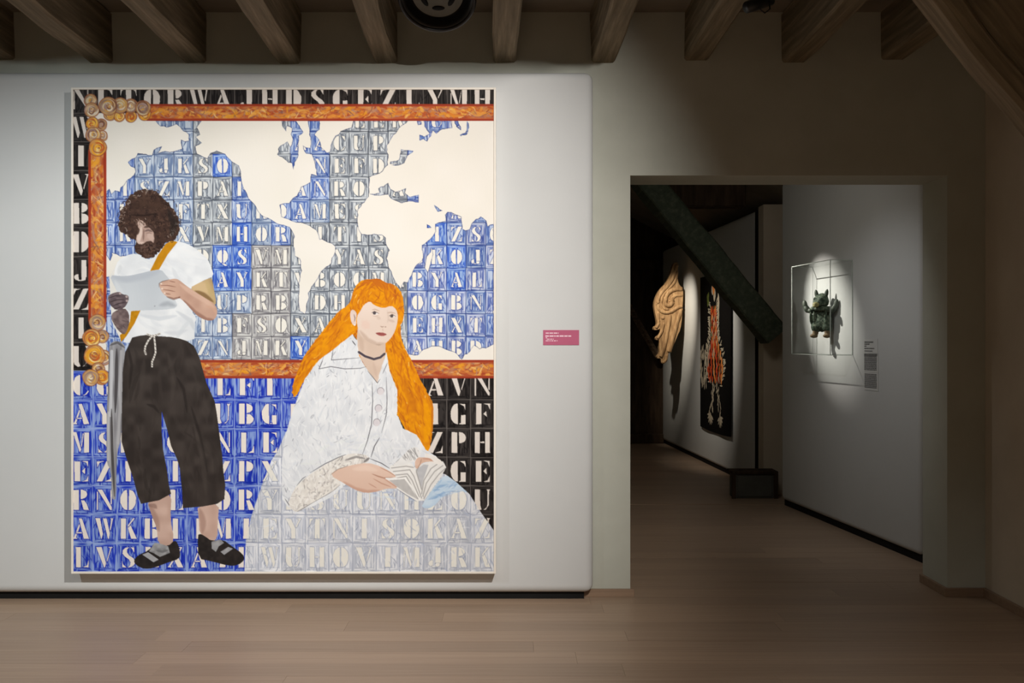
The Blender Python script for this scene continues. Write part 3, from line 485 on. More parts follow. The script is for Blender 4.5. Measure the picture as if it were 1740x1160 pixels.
    P.fill(smooth([(664, 792), (680, 778), (697, 760), (710, 758), (716, 772), (707, 781), (690, 788)], 1), (228, 226, 224), (238, 237, 236), 'm'); P.brush([(682, 776), (697, 760), (710, 760), (712, 774), (704, 782), (692, 784)], 34, 12, 1.2, [(150, 148, 148), (180, 178, 178), (120, 118, 120)], 1.1, .7, jit=.2)
    P.fill(smooth([(722, 768), (738, 774), (752, 783), (750, 789), (735, 786), (722, 778)], 1), (232, 226, 220), (240, 235, 230), 'm')
    P.fill(smooth([(705, 782), (710, 776.5), (716, 776), (730, 777), (737, 783), (722, 784), (716, 787), (708, 797), (705, 792)], 1), (214, 180, 160), (226, 196, 178), 'm', reg=WOMAN); P.stroke([(716, 778), (714, 786), (709, 795)], 1.3, (166, 126, 108), .7); P.stroke([(718, 778), (729, 779), (736, 783)], 2.4, (196, 150, 132), .7)
    handw = smooth([(560, 806), (573.5, 796), (597.6, 789), (625, 785), (646, 791), (661, 799), (675, 809), (664, 811), (652, 811), (665, 818), (678, 829), (656, 829), (642.4, 834), (622, 837), (604.5, 832), (584, 820)], 1)
    P.fill(handw, (220, 188, 170), (232, 204, 188), 'bb', 1.4, reg=WOMAN); hw = P.full([handw])
    P.stroke([(584, 818), (604, 830), (624, 835), (644, 832)], 7, (196, 152, 132), .65, hw, soft=5)
    for q, w, c in ((((632, 804), (642, 808), (652, 811), (668, 810)), 2.2, (178, 132, 112)), (((634, 812), (648, 820), (664, 826)), 2.0, (194, 150, 130)), (((626, 820), (640, 828)), 1.8, (196, 152, 134)), (((645, 793), (660, 800), (672, 808)), 1.4, (186, 140, 120)), (((652, 812), (664, 820), (676, 828)), 2, (200, 156, 138))): P.stroke(q, w, c, .8, hw, soft=1.5)
    P.stroke([(600, 796), (622, 794), (640, 798)], 9, (238, 214, 198), .55, hw, soft=6); P.stroke([(561, 806), (574, 796), (590, 791)], 1.0, (130, 110, 100), .7)
    P.a[:] = np.clip(P.a, 0, 1)**1.05
    return P
# ------------------------------------------------------------------ helpers
random.seed(3)
def px(x, y, Y): return Vector(((x-CX)/FPX*Y, Y, EYE-(y-CY)/FPX*Y))
def lin(c):
    return tuple(((v/255.)/12.92 if v/255. <= .04045 else ((v/255.+.055)/1.055)**2.4) for v in c)
def tag(o, label=None, cat=None, group=None, kind=None):
    if label: o['label'] = label
    if cat: o['category'] = cat
    if group: o['group'] = group
    if kind: o['kind'] = kind
    return o
def link(name, me, mat=None, parent=None):
    o = bpy.data.objects.new(name, me); COL.objects.link(o)
    if mat is not None and me is not None and len(me.materials) == 0: me.materials.append(mat)
    if parent is not None: o.parent = parent
    return o
def empty(name, loc=(0, 0, 0), rz=0):
    o = bpy.data.objects.new(name, None); COL.objects.link(o); o.location = loc; o.rotation_euler = (0, 0, rz); o.empty_display_size = .1; return o
def fin(bm, name, mat, parent=None, smooth=False):
    bmesh.ops.recalc_face_normals(bm, faces=bm.faces)
    me = bpy.data.meshes.new(name); bm.to_mesh(me); bm.free()
    if smooth:
        for p in me.polygons: p.use_smooth = True
    return link(name, me, mat, parent)
def bbox(bm, x0, x1, y0, y1, z0, z1):
    vs = [bm.verts.new(p) for p in ((x0, y0, z0), (x1, y0, z0), (x1, y1, z0), (x0, y1, z0), (x0, y0, z1), (x1, y0, z1), (x1, y1, z1), (x0, y1, z1))]
    for f in ((0, 3, 2, 1), (4, 5, 6, 7), (0, 1, 5, 4), (1, 2, 6, 5), (2, 3, 7, 6), (3, 0, 4, 7)): bm.faces.new([vs[i] for i in f])
    return vs
def box(name, b, mat, parent=None, bev=0, seg=2):
    bm = bmesh.new(); bbox(bm, *b)
    if bev: bmesh.ops.bevel(bm, geom=bm.edges[:], offset=bev, segments=seg, profile=.5, affect='EDGES')
    return fin(bm, name, mat, parent, smooth=False)
def prism(bm, pts, fn0, fn1):
    """closed outline pts lifted by two mappings and bridged"""
    a = [bm.verts.new(fn0(*p)) for p in pts]; b = [bm.verts.new(fn1(*p)) for p in pts]; n = len(pts)
    bm.faces.new(a); bm.faces.new(b[::-1])
    for i in range(n): bm.faces.new((a[i], b[i], b[(i+1) % n], a[(i+1) % n]))
def tube(bm, pts, r, n=8, cap=True):
    pts = [Vector(p) for p in pts]; rings = []
    rr = r if isinstance(r, (list, tuple)) else [r]*len(pts)
    for i, p in enumerate(pts):
        t = (pts[min(i+1, len(pts)-1)]-pts[max(i-1, 0)]).normalized()
        u = t.cross(Vector((0, 0, 1)));
        if u.length < .05: u = t.cross(Vector((0, 1, 0)))
        u.normalize(); v = t.cross(u)
        rings.append([bm.verts.new(p+(u*math.cos(a)+v*math.sin(a))*rr[i]) for a in [6.28318*k/n for k in range(n)]])
    for a, b in zip(rings[:-1], rings[1:]):
        for k in range(n): bm.faces.new((a[k], a[(k+1) % n], b[(k+1) % n], b[k]))
    if cap: bm.faces.new(rings[0][::-1]); bm.faces.new(rings[-1])
def ball(bm, c, r, sub=2, rot=None):
    m = Matrix.Translation(c) @ (rot.to_4x4() if rot else Matrix()) @ Matrix.Diagonal((*r, 1))
    bmesh.ops.create_icosphere(bm, subdivisions=sub, radius=1.0, matrix=m)
# ------------------------------------------------------------------ materials
class NT:
    def __init__(s, name):
        s.m = bpy.data.materials.new(name); s.m.use_nodes = True; s.t = s.m.node_tree; s.b = s.t.nodes['Principled BSDF']
    def n(s, ty, **k):
        nd = s.t.nodes.new(ty)
        for a, v in k.items():
            if a.startswith('i_'): nd.inputs[a[2:]].default_value = v
            else: setattr(nd, a, v)
        return nd
    def l(s, a, b): s.t.links.new(a, b)
    def set(s, rough=.6, spec=.3, metal=0):
        s.b.inputs['Roughness'].default_value = rough; s.b.inputs['Specular IOR Level'].default_value = spec; s.b.inputs['Metallic'].default_value = metal; return s
def mat_noise(name, c0, c1, scale=(1, 1, 1), nscale=6, rough=.7, spec=.25, bump=0, detail=6, metal=0, obrand=0, coord='Object', c2=None):
    s = NT(name).set(rough, spec, metal); tc = s.n('ShaderNodeTexCoord'); mp = s.n('ShaderNodeMapping'); mp.inputs['Scale'].default_value = scale
    s.l(tc.outputs[coord], mp.inputs['Vector'])
    vec = mp.outputs[0]
    if obrand:
        oi = s.n('ShaderNodeObjectInfo'); ad = s.n('ShaderNodeVectorMath', operation='MULTIPLY_ADD'); cmb = s.n('ShaderNodeCombineXYZ')
        for i in range(3): s.l(oi.outputs['Random'], cmb.inputs[i])
        s.l(cmb.outputs[0], ad.inputs[0]); ad.inputs[1].default_value = (37, 91, 53); s.l(vec, ad.inputs[2]); vec = ad.outputs[0]
    nz = s.n('ShaderNodeTexNoise'); nz.inputs['Scale'].default_value = nscale; nz.inputs['Detail'].default_value = detail; nz.inputs['Roughness'].default_value = .6
    s.l(vec, nz.inputs['Vector'])
    rp = s.n('ShaderNodeValToRGB'); rp.color_ramp.elements[0].position = .32; rp.color_ramp.elements[1].position = .68
    rp.color_ramp.elements[0].color = (*lin(c0), 1); rp.color_ramp.elements[1].color = (*lin(c1), 1)
    if c2: e = rp.color_ramp.elements.new(.52); e.color = (*lin(c2), 1)
    s.l(nz.outputs['Fac'], rp.inputs[0]); out = rp.outputs[0]
    if obrand:
        mr = s.n('ShaderNodeMapRange'); mr.inputs['To Min'].default_value = 1-obrand; mr.inputs['To Max'].default_value = 1+obrand; s.l(oi.outputs['Random'], mr.inputs[0])
        mx = s.n('ShaderNodeVectorMath', operation='SCALE'); s.l(out, mx.inputs[0]); s.l(mr.outputs[0], mx.inputs['Scale']); out = mx.outputs[0]
    s.l(out, s.b.inputs['Base Color'])
    if bump:
        bp = s.n('ShaderNodeBump'); bp.inputs['Strength'].default_value = bump; bp.inputs['Distance'].default_value = .01
        s.l(nz.outputs['Fac'], bp.inputs['Height']); s.l(bp.outputs[0], s.b.inputs['Normal'])
    return s.m
M = {}
M['panel'] = mat_noise('white_panel_paint', (208, 209, 208), (213, 214, 213), nscale=1.2, rough=.75, spec=.15)
M['plaster'] = mat_noise('plaster_wall', (186, 187, 175), (196, 197, 185), nscale=2.2, rough=.85, spec=.1, bump=.08)
M['plaster_warm'] = mat_noise('plaster_warm', (196, 184, 166), (208, 196, 178), nscale=2.0, rough=.85, spec=.1, bump=.08)
M['oak'] = mat_noise('oak_plank', (150, 126, 106), (176, 152, 130), (1.2, 22, 22), 2.2, .42, .35, .03, obrand=.09, coord='Object')
M['sub'] = mat_noise('floor_joint', (70, 55, 44), (84, 66, 54), nscale=3)
M['skirt'] = mat_noise('oak_skirting', (140, 116, 96), (158, 132, 110), (1, 18, 18), 2, .5, .3)
M['timber'] = mat_noise('old_timber', (104, 94, 76), (150, 137, 114), (14, .8, 14), 2.2, .8, .12, .35, c2=(127, 114, 94))
M['timber_x'] = mat_noise('old_timber_strut', (84, 70, 58), (150, 128, 106), (.9, 16, 16), 2.4, .8, .15, .35, c2=(118, 98, 80))
M['timber_green'] = mat_noise('green_painted_timber', (58, 66, 54), (88, 94, 78), (1.0, 12, 12), 2.2, .7, .25, .35, c2=(70, 78, 64))
M['timber_dark'] = mat_noise('dark_timber', (52, 42, 34), (84, 68, 54), (6, 6, 1), 2.4, .85, .1, .3)
M['ceil'] = mat_noise('ceiling_boards', (120, 110, 98), (140, 130, 116), nscale=2, rough=.9, spec=.05)
M['black'] = mat_noise('black_plinth', (14, 14, 14), (20, 20, 20), nscale=5, rough=.7)
M['blackmetal'] = mat_noise('black_metal', (22, 22, 23), (30, 30, 31), nscale=20, rough=.38, spec=.5)
M['greymetal'] = mat_noise('grey_enamel', (104, 104, 95), (116, 116, 106), nscale=8, rough=.45, spec=.4)
M['frame'] = mat_noise('cream_frame', (232, 224, 212), (238, 231, 220), (3, 3, 3), 6, .5, .3)
M['linen'] = mat_noise('canvas_edge', (214, 204, 190), (224, 216, 204), nscale=30, rough=.8)
M['pink'] = mat_noise('pink_card', (186, 92, 122), (192, 98, 128), nscale=4, rough=.6)
M['pinktext'] = mat_noise('pale_print', (240, 205, 216), (246, 216, 226), nscale=60, rough=.6)
M['darktext'] = mat_noise('grey_print', (84, 84, 82), (100, 100, 98), nscale=80, rough=.7)
M['card'] = mat_noise('clear_label', (214, 214, 212), (220, 220, 218), nscale=5, rough=.5)
M['carved'] = mat_noise('carved_wood', (132, 102, 70), (190, 156, 114), (9, 9, 2.2), 3.0, .65, .2, .5, c2=(164, 130, 92))
M['cloth'] = mat_noise('black_wool', (17, 16, 15), (26, 24, 23), nscale=60, rough=.95, spec=.05)
M['red'] = mat_noise('red_wool', (176, 50, 30), (212, 88, 46), nscale=50, rough=.95, spec=.05)
M['orange'] = mat_noise('orange_wool', (214, 120, 60), (228, 150, 80), nscale=50, rough=.95, spec=.05)
M['bone'] = mat_noise('bone_wool', (176, 162, 140), (196, 184, 162), nscale=50, rough=.95, spec=.05)
M['olive'] = mat_noise('olive_wool', (96, 106, 48), (120, 128, 66), nscale=50, rough=.95, spec=.05)
M['crate'] = mat_noise('grey_crate_paint', (84, 84, 80), (98, 98, 92), nscale=6, rough=.6)
M['verdi'] = mat_noise('green_glaze', (36, 52, 43), (140, 148, 128), nscale=42, rough=.65, spec=.25, bump=1.0, c2=(84, 100, 84))
M['verdi_dark'] = mat_noise('dark_green_glaze', (50, 62, 52), (92, 102, 88), nscale=30, rough=.55, spec=.4, bump=.4)
M['straw'] = mat_noise('straw_glaze', (136, 130, 76), (178, 172, 116), nscale=30, rough=.55, spec=.4)
M['claybrown'] = mat_noise('brown_clay', (110, 92, 70), (146, 126, 98), nscale=24, rough=.7, bump=.3)
def glass_mat():
    s = NT('clear_acrylic'); t = s.n('ShaderNodeBsdfTransparent'); t.inputs[0].default_value = (.97, .98, .975, 1); g = s.n('ShaderNodeBsdfGlossy'); g.inputs['Roughness'].default_value = .02
    lw = s.n('ShaderNodeLayerWeight'); lw.inputs[0].default_value = .5; pw = s.n('ShaderNodeMath', operation='POWER'); pw.inputs[1].default_value = 5.0; fr = s.n('ShaderNodeMath', operation='MULTIPLY_ADD'); fr.inputs[1].default_value = .45; fr.inputs[2].default_value = .03; s.l(lw.outputs['Facing'], pw.inputs[0]); s.l(pw.outputs[0], fr.inputs[0]); mx = s.n('ShaderNodeMixShader'); s.l(fr.outputs[0], mx.inputs[0]); s.l(t.outputs[0], mx.inputs[1]); s.l(g.outputs[0], mx.inputs[2])
    s.l(mx.outputs[0], s.t.nodes['Material Output'].inputs['Surface']); return s.m
M['glass'] = glass_mat()
M['edge'] = mat_noise('acrylic_edge', (196, 206, 198), (208, 216, 210), nscale=10, rough=.25, spec=.5)
def paint_mat():
    s = NT('oil_paint').set(.6, .08); a = s.n('ShaderNodeVertexColor'); a.layer_name = 'paint'; s.l(a.outputs[0], s.b.inputs['Base Color'])
    tc = s.n('ShaderNodeTexCoord'); mp = s.n('ShaderNodeMapping'); mp.inputs['Scale'].default_value = (90, 90, 26); nz = s.n('ShaderNodeTexNoise'); nz.inputs['Scale'].default_value = 1.0; nz.inputs['Detail'].default_value = 3
    s.l(tc.outputs['Object'], mp.inputs[0]); s.l(mp.outputs[0], nz.inputs['Vector']); bp = s.n('ShaderNodeBump'); bp.inputs['Strength'].default_value = .12; bp.inputs['Distance'].default_value = .003
    s.l(nz.outputs['Fac'], bp.inputs['Height']); s.l(bp.outputs[0], s.b.inputs['Normal']); return s.m
M['paint'] = paint_mat()
# ------------------------------------------------------------------ setting
WY, WT = 5.55, .33                   # front wall face and thickness
XL, XR, YB, YH, ZC = -4.6, 2.79, -3.2, 14.0, 3.44
DX0, DX1, DZ = .697, 2.565, 2.478    # doorway
floor = box('floor', (XL-.3, XR+.3, YB-.3, YH+.3, -.12, -.012), M['sub']); tag(floor, 'pale brown oak plank floor running through the doorway', 'floor', kind='structure')
pm_ = bpy.data.meshes.new('plank'); b_ = bmesh.new(); bbox(b_, -.5, .5, -.5, .5, -.011, 0); b_.to_mesh(pm_); b_.free(); pm_.materials.append(M['oak'])
def plank(x0, x1, y0, y1, dz=0):
    o = link('plank', pm_, None, floor); g = .0004; o.location = ((x0+x1)/2, (y0+y1)/2, dz); o.scale = (x1-x0-2*g, y1-y0-2*g, 1)
PW = .165; y = -.4; rw = 0
while y < 8.66:
    y2 = min(y+PW, 8.66)
    if y2 < WY+.02: xa, xb = XL, XR
    elif y < WY+WT-.02: xa, xb = DX0, DX1
    else: xa, xb = .3, XR
    x = xa-random.random()*1.6
    while x < xb:
        L = 1.7+random.random()*.8; a = max(x, xa); b = min(x+L, xb)
        if b-a > .02: plank(a, b, y, y2, random.uniform(-.0006, .0006))
        x += L
    y = y2; rw += 1
plank(.3, XR, 8.66, 8.74, .004)
y = 8.74
while y < YH: plank(.3, XR, y, min(y+.175, YH), random.uniform(-.0006, .0006)); y += .175
def wall(name, b, mat): return tag(box(name, b, mat), kind='structure')
bm = bmesh.new(); bbox(bm, XL-.2, DX0, WY, WY+WT, 0, ZC+.1); bbox(bm, DX1, XR+.25, WY, WY+WT, 0, ZC+.1); bbox(bm, DX0, DX1, WY, WY+WT, DZ, ZC+.1)
tag(fin(bm, 'wall_front', M['plaster']), kind='structure')
wall('wall_right', (XR, XR+.2, YB-.2, WY, 0, ZC+.3), M['plaster_warm'])
wall('wall_left', (XL-.2, XL, YB-.2, WY, 0, ZC+.3), M['plaster'])
wall('wall_back', (XL, XR, YB-.2, YB, 0, ZC+.3), M['plaster'])
wall('ceiling', (XL, XR, YB, WY, ZC, ZC+.12), M['ceil'])
wall('wall_hall_right', (XR+.02, XR+.2, WY+WT, YH+.2, 0, 3.6), M['plaster_warm'])
wall('wall_hall_left', (.1, .28, WY+WT, YH+.2, 0, 4.4), M['plaster'])
wall('wall_hall_end', (.28, XR+.02, YH, YH+.2, 0, 4.4), M['timber_dark'])
bm = bmesh.new(); rz = lambda X: 3.12+(2.22-X)*.5
prism(bm, [(.1, rz(.1)), (XR+.2, rz(XR+.2)), (XR+.2, rz(XR+.2)+.1), (.1, rz(.1)+.1)], lambda x, z: (x, WY+WT, z), lambda x, z: (x, YH+.2, z))
tag(fin(bm, 'ceiling_hall', M['ceil']), kind='structure')
# skirting
def skirting(name, b, lab): return tag(box(name, b, M['skirt'], bev=.002, seg=1), lab, 'skirting', kind='structure')
skirting('baseboard_front', (.40, DX0+.022, WY-.022, WY, 0, .045), 'short oak skirting between white partition and doorway')
skirting('baseboard_door', (DX1-.022, XR, WY-.022, WY, 0, .05), 'oak skirting on wall right of the doorway')
skirting('baseboard_jamb', (DX1-.022, DX1, WY, WY+WT, 0, .05), 'oak skirting inside the right door jamb')
skirting('baseboard_right', (XR-.022, XR, YB, WY-.022, 0, .05), 'oak skirting along the right wall')
# ------------------------------------------------------------------ timber
def timber(name, L, w, h, mat, parent=None, rough=.006, seed=0, nl=24, bev=.012):
    """hewn beam along local Y from 0 to L, centred in x, standing on z = 0"""
    bm = bmesh.new(); prof = []
    for (sx, sz, a) in ((-1, 0, 0), (1, 0, 0), (1, 1, 0), (-1, 1, 0)): prof.append((sx*w/2, sz*h))
    c = bev; ring = [(-w/2+c, 0), (w/2-c, 0), (w/2, c), (w/2, h-c), (w/2-c, h), (-w/2+c, h), (-w/2, h-c), (-w/2, c)]
    rows = []
    for i in range(nl+1):
        y = L*i/nl; r = []
        for k, (x, z) in enumerate(ring):
            n = mnoise.noise_vector(Vector((x*3+seed*7.1, y*2.2, z*3+seed))); m2 = mnoise.noise_vector(Vector((x*9+seed*3, y*8, z*9)))
            r.append(bm.verts.new((x+n.x*rough*1.6+m2.x*rough*.7, y, z+n.z*rough*1.6+m2.z*rough*.7)))
        rows.append(r)
    for a, b in zip(rows[:-1], rows[1:]):
        for k in range(8): bm.faces.new((a[k], a[(k+1) % 8], b[(k+1) % 8], b[k]))
    bm.faces.new(rows[0][::-1]); bm.faces.new(rows[-1])
    return fin(bm, name, mat, parent)
JL = ['rough ceiling joist at the far left edge of the photo', 'hewn ceiling joist with a long crack, above the painting left corner', 'hewn ceiling joist above the man with paper, second full joist from left', 'hewn ceiling joist above the middle of the painted map', 'hewn ceiling joist just left of the black round spotlight', 'straight ceiling joist right of the black round spotlight', 'dark ceiling joist above the right corner of the white partition', 'dark ceiling joist above the left side of the doorway', 'dark ceiling joist above the right half of the doorway', 'shadowed ceiling joist half hidden by the diagonal truss timber']
for i, (a, b, yb) in enumerate(((-18, 24, 102), (150, 190, 107), (312, 351, 107), (472, 512, 108), (636, 673, 107), (837, 877, 107), (1004, 1043, 107), (1162, 1203, 102), (1329, 1368, 107), (1497, 1537, 102))):
    x0 = (a-CX)/FPX*WY; x1 = (b-CX)/FPX*WY; z = EYE-(yb-CY)/FPX*WY
    o = timber('ceiling_joist', 6.6, x1-x0, .30, M['timber'], None, .007, i, 40)
    o.location = ((x0+x1)/2, WY+.03, z)
    d = Vector((.022, -1, .020)).normalized(); o.rotation_euler = d.to_track_quat('Y', 'Z').to_euler()
    tag(o, JL[i], 'beam', 'joists under the ceiling')
bm = bmesh.new(); tube(bm, [(0, 0, 0), (0, .01, 0)], .01, 6); bm.free()
def strut(name, Y, t, h, mat, top, bot, label, second=None):
    """diagonal truss timber: front lower arris from bot to top in the plane Y"""
    a = Vector((bot[0], Y, bot[1])); b = Vector((top[0], Y, top[1])); d = (b-a); L = d.length; d.normalize()
    e = empty(name, a); tag(e, label, 'beam')
    up = Vector((-d.z, 0, d.x)); up = up if up.z > 0 else -up           # away from the floor, in the truss plane
    R = Matrix((d, Vector((0, -1, 0)), up)).transposed() if d.cross(Vector((0, -1, 0))).dot(up) > 0 else Matrix((d, Vector((0, 1, 0)), up)).transposed()
    def piece(nm, y0, y1, z0, z1, m, seed, rough=.01):
        o = timber(nm, L, y1-y0, z1-z0, m, e, rough, seed, 36, .016)
        # local Y along d, local x along world Y, local z up
        Rm = Matrix((Vector((0, 1, 0)), d, up)).transposed()
        if Rm.determinant() < 0: Rm = Matrix((Vector((0, -1, 0)), d, up)).transposed()
        o.rotation_euler = Rm.to_euler(); o.location = Vector((0, (y0+y1)/2, 0))+up*z0
    piece('timber', 0, t, 0, h, mat, 11)
    if second: piece('upper_timber', second[0], second[1], h+.004, h+second[2], mat, 23)
    return e
strut('truss_strut', 8.9, .30, .235, M['timber_green'], (1.0, 3.2015), (2.42, 1.478), 'dark green diagonal timber strut crossing the far hall')
strut('truss_strut', 3.22, .13, .085, M['timber'], (1.12, 3.056), (2.38, 1.527), 'weathered diagonal truss timber in the upper right corner', (.02, .2, .34))
def beam_box(name, b, mat, label):
    bm = bmesh.new(); bbox(bm, *b); bmesh.ops.bevel(bm, geom=bm.edges[:], offset=.012, segments=1, affect='EDGES'); bmesh.ops.subdivide_edges(bm, edges=[e for e in bm.edges if e.calc_length() > .3], cuts=6, use_grid_fill=True)
    for v in bm.verts: v.co += mnoise.noise_vector(v.co*3)*.008
    return tag(fin(bm, name, mat), label, 'beam')
beam_box('tie_beam', (1.45, 2.30, 9.24, 9.44, 2.83, 3.07), M['timber_dark'], 'dark horizontal tie beam at the top of the hall')
wall('wall_hall_pier', (2.46, XR+.02, 9.21, 9.40, 0, 2.84), M['plaster_warm'])
beam_box('wall_beam', (.3, 2.24, 13.86, 13.99, 2.56, 2.72), M['timber_dark'], 'horizontal timber across the dark end wall of the hall')
beam_box('sill_beam', (.3, 2.24, 13.84, 13.99, 0, .14), M['timber_dark'], 'low timber sill at the foot of the dark end wall')
bm = bmesh.new(); prism(bm, [(0, 0), (.07, 0), (.07, .09), (0, .09)], lambda u, v: px(1066+u*60, 512+v*60, 13.7)+Vector((0, 0, 0)), lambda u, v: px(1118+u*60, 600+v*60, 13.7))
for v in bm.verts: pass
bm.free()
bm = bmesh.new(); tube(bm, [px(1050, 486, 13.75), px(1090, 558, 13.75), px(1117, 604, 13.75)], .045, 4); tag(fin(bm, 'wall_brace', M['timber_x']), 'thin slanting brace on the dark end wall', 'beam')
# ------------------------------------------------------------------ exhibition partitions
def partition(name, loc, ang, L, T, z0, z1, label, bev=.048, ends=True):
    """white panel standing on a black recessed plinth; local x along the panel, local y its thickness (0 = shown face)"""
    e = empty(name, (loc[0], loc[1], 0), ang); tag(e, label, 'partition')
    bm = bmesh.new(); bbox(bm, 0, L, 0, T, z0, z1); bmesh.ops.bevel(bm, geom=bm.edges[:], offset=bev, segments=6, profile=.5, affect='EDGES')
    o = fin(bm, 'panel', M['panel'], e, smooth=True)
    box('plinth', (.04, L-.05, .05, T, 0, z0+.01), M['black'], e); return e
PF = 5.445
P1 = partition('exhibition_partition', (-4.45, PF), 0, 4.45+.471, WY-PF-.003, .043, 3.063, 'long white partition carrying the large painting')
def along(a, b): return math.atan2(b[1]-a[1], b[0]-a[0]), math.hypot(b[0]-a[0], b[1]-a[1])
A2, B2 = Vector((2.475, 8.66)), Vector((2.757, 6.36)); an2, L2 = along(A2, B2)
P2 = partition('exhibition_partition', A2, an2, L2, .0, .045, 2.97, 'white hall partition with the glass case', .03) if False else None
def hall_panel(a, b, z0, z1, label):
    an, L = along(a, b)                 # local x from far to near, local y>0 is to the room's right
    e = empty('exhibition_partition', (a[0], a[1], 0), an); tag(e, label, 'partition')
    bm = bmesh.new(); bbox(bm, 0, L, 0, .13, z0, z1); bmesh.ops.bevel(bm, geom=bm.edges[:], offset=.04, segments=6, profile=.5, affect='EDGES'); fin(bm, 'panel', M['panel'], e, smooth=True)
    box('plinth', (.02, L-.012, .025, .13, 0, z0+.01), M['black'], e); return e
P2 = hall_panel(A2, B2, .05, 2.96, 'white hall partition with the clear display case')
A1, B1 = Vector((2.222, 13.9)), Vector((2.487, 9.62))
P3 = hall_panel(A1, B1, .05, 2.84, 'white far hall partition with the black tapestry')
box('edge_gap_shade', (4.2885, 4.32, -.005, .11, .0, 2.84), M['black'], P3)  # black strip standing in for the shadowed gap at the panel's near end
def on_panel(a, b, xpx, off=0):
    """point (X, Y) on the panel line shifted off towards the room where the picture column xpx meets it"""
    d = (b-a).normalized(); n = Vector((d.y, -d.x)); n = n if n.x < 0 else -n
    p = a+n*off; k = (xpx-CX)/FPX; t = (k*p.y-p.x)/(d.x-k*d.y); return p+d*t, t, d, n
# ------------------------------------------------------------------ the large painting
YP = 5.358
pt = empty('painting', px(482, 970.5, PF-.03)); tag(pt, 'very large painting of a reading man and a seated woman before a lettered world map', 'painting')
pt.location = (px(482, 970.5, YP).x, PF, px(482, 970.5, YP).z)
PO = Vector(pt.location)
PAINT = paint_canvas()
NX, NY = PAINT.W//2, PAINT.H//2
img = PAINT.a[:NY*2, :NX*2].reshape(NY, 2, NX, 2, 3).mean((1, 3)); reg = PAINT.reg[:NY*2:2, :NX*2:2]
img = np.clip(img, 0, 1); imgl = np.where(img <= .04045, img/12.92, ((img+.055)/1.055)**2.4).astype(np.float32)
xs = ((PX0+(np.arange(NX)/(NX-1))*(PX1-PX0))-CX)/FPX*YP-PO.x; zs = EYE-((PY0+(np.arange(NY)/(NY-1))*(PY1-PY0))-CY)/FPX*YP-PO.z
def paint_part(name, rid, label):
    q = reg[:-1, :-1] == rid
    r, c = np.nonzero(q); idx = np.arange(NX*NY).reshape(NY, NX)
    quads = np.stack([idx[r, c], idx[r+1, c], idx[r+1, c+1], idx[r, c+1]], 1)
    used, inv = np.unique(quads, return_inverse=True); inv = inv.reshape(quads.shape)
    co = np.empty((len(used), 3), np.float32); co[:, 0] = xs[used % NX]; co[:, 2] = zs[used // NX]; co[:, 1] = YP-PO.y
    me = bpy.data.meshes.new(name); me.vertices.add(len(used)); me.vertices.foreach_set('co', co.ravel())
    me.loops.add(inv.size); me.loops.foreach_set('vertex_index', inv.astype(np.int32).ravel())
    me.polygons.add(len(quads)); me.polygons.foreach_set('loop_start', np.arange(0, inv.size, 4, dtype=np.int32))
    at = me.color_attributes.new('paint', 'FLOAT_COLOR', 'POINT'); cc = np.ones((len(used), 4), np.float32); cc[:, :3] = imgl.reshape(-1, 3)[used]; at.data.foreach_set('color', cc.ravel())
    me.update(); me.validate(); o = link(name, me, M['paint'], pt); o['label'] = label; return o
paint_part('painted_letter_ground', 5, 'black and blue painted stencil capitals in square cells')
paint_part('painted_world_map', 1, 'cream continents in a sea of grey and blue letter cells')
paint_part('painted_border', 2, 'red and gold painted picture border with curled corners')
paint_part('painted_man', 3, 'bearded curly haired man in white shirt and dark trousers reading a paper')
paint_part('painted_woman', 4, 'red haired woman in white blouse holding an open book')
def prel(b): return (b[0]-PO.x, b[1]-PO.x, b[2]-PO.y, b[3]-PO.y, b[4]-PO.z, b[5]-PO.z)
pa = px(PX0, PY0, YP); pb = px(PX1, PY1, YP)
box('stretcher', prel((pa.x+.003, pb.x-.003, YP+.002, PF-.022, pb.z+.003, pa.z-.003)), M['linen'], pt)
fw = .0125
for b in ((pa.x-fw, pa.x, pb.z-fw, pa.z+fw), (pb.x, pb.x+fw, pb.z-fw, pa.z+fw), (pa.x, pb.x, pa.z, pa.z+fw), (pa.x, pb.x, pb.z-fw, pb.z)):
    box('frame_rail', prel((b[0], b[1], YP-.006, PF-.018, b[2], b[3])), M['frame'], pt, .0015, 1)
for xx in (pa.x+.4, pb.x-.4): box('wall_bracket', prel((xx, xx+.08, PF-.024, PF, pa.z-.2, pa.z-.14)), M['greymetal'], pt)
# pink caption card
c0 = px(923, 560.5, PF-.004); c1 = px(984, 586, PF-.004)
cd = empty('caption_card', (c0.x, PF, c1.z)); tag(cd, 'small pink caption card with pale print beside the painting', 'caption card')
W_, H_ = c1.x-c0.x, c0.z-c1.z
box('card', (0, W_, -.004, 0, 0, H_), M['pink'], cd)
def lines(parent, name, rows, mat, x0, ztop, W, H, y, seed):
    """rows of (start, end, height fraction from top, thickness) broken into word-length dashes"""
    R = random.Random(seed); bm = bmesh.new()
    for a, b, v, t in rows:
        x = a
        while x < b:
            w = min(R.uniform(.035, .12), b-x); bbox(bm, x0+x*W, x0+(x+w)*W, y-.0006, y, ztop-(v+t)*H, ztop-v*H); x += w+.018
    return fin(bm, name, mat, parent)
lines(cd, 'print', [(.07, .43, .17, .07), (.06, .78, .36, .085), (.07, .11, .49, .05), (.10, .29, .585, .05), (.07, .40, .69, .055)], M['pinktext'], 0, H_, W_, H_, -.004, 5)
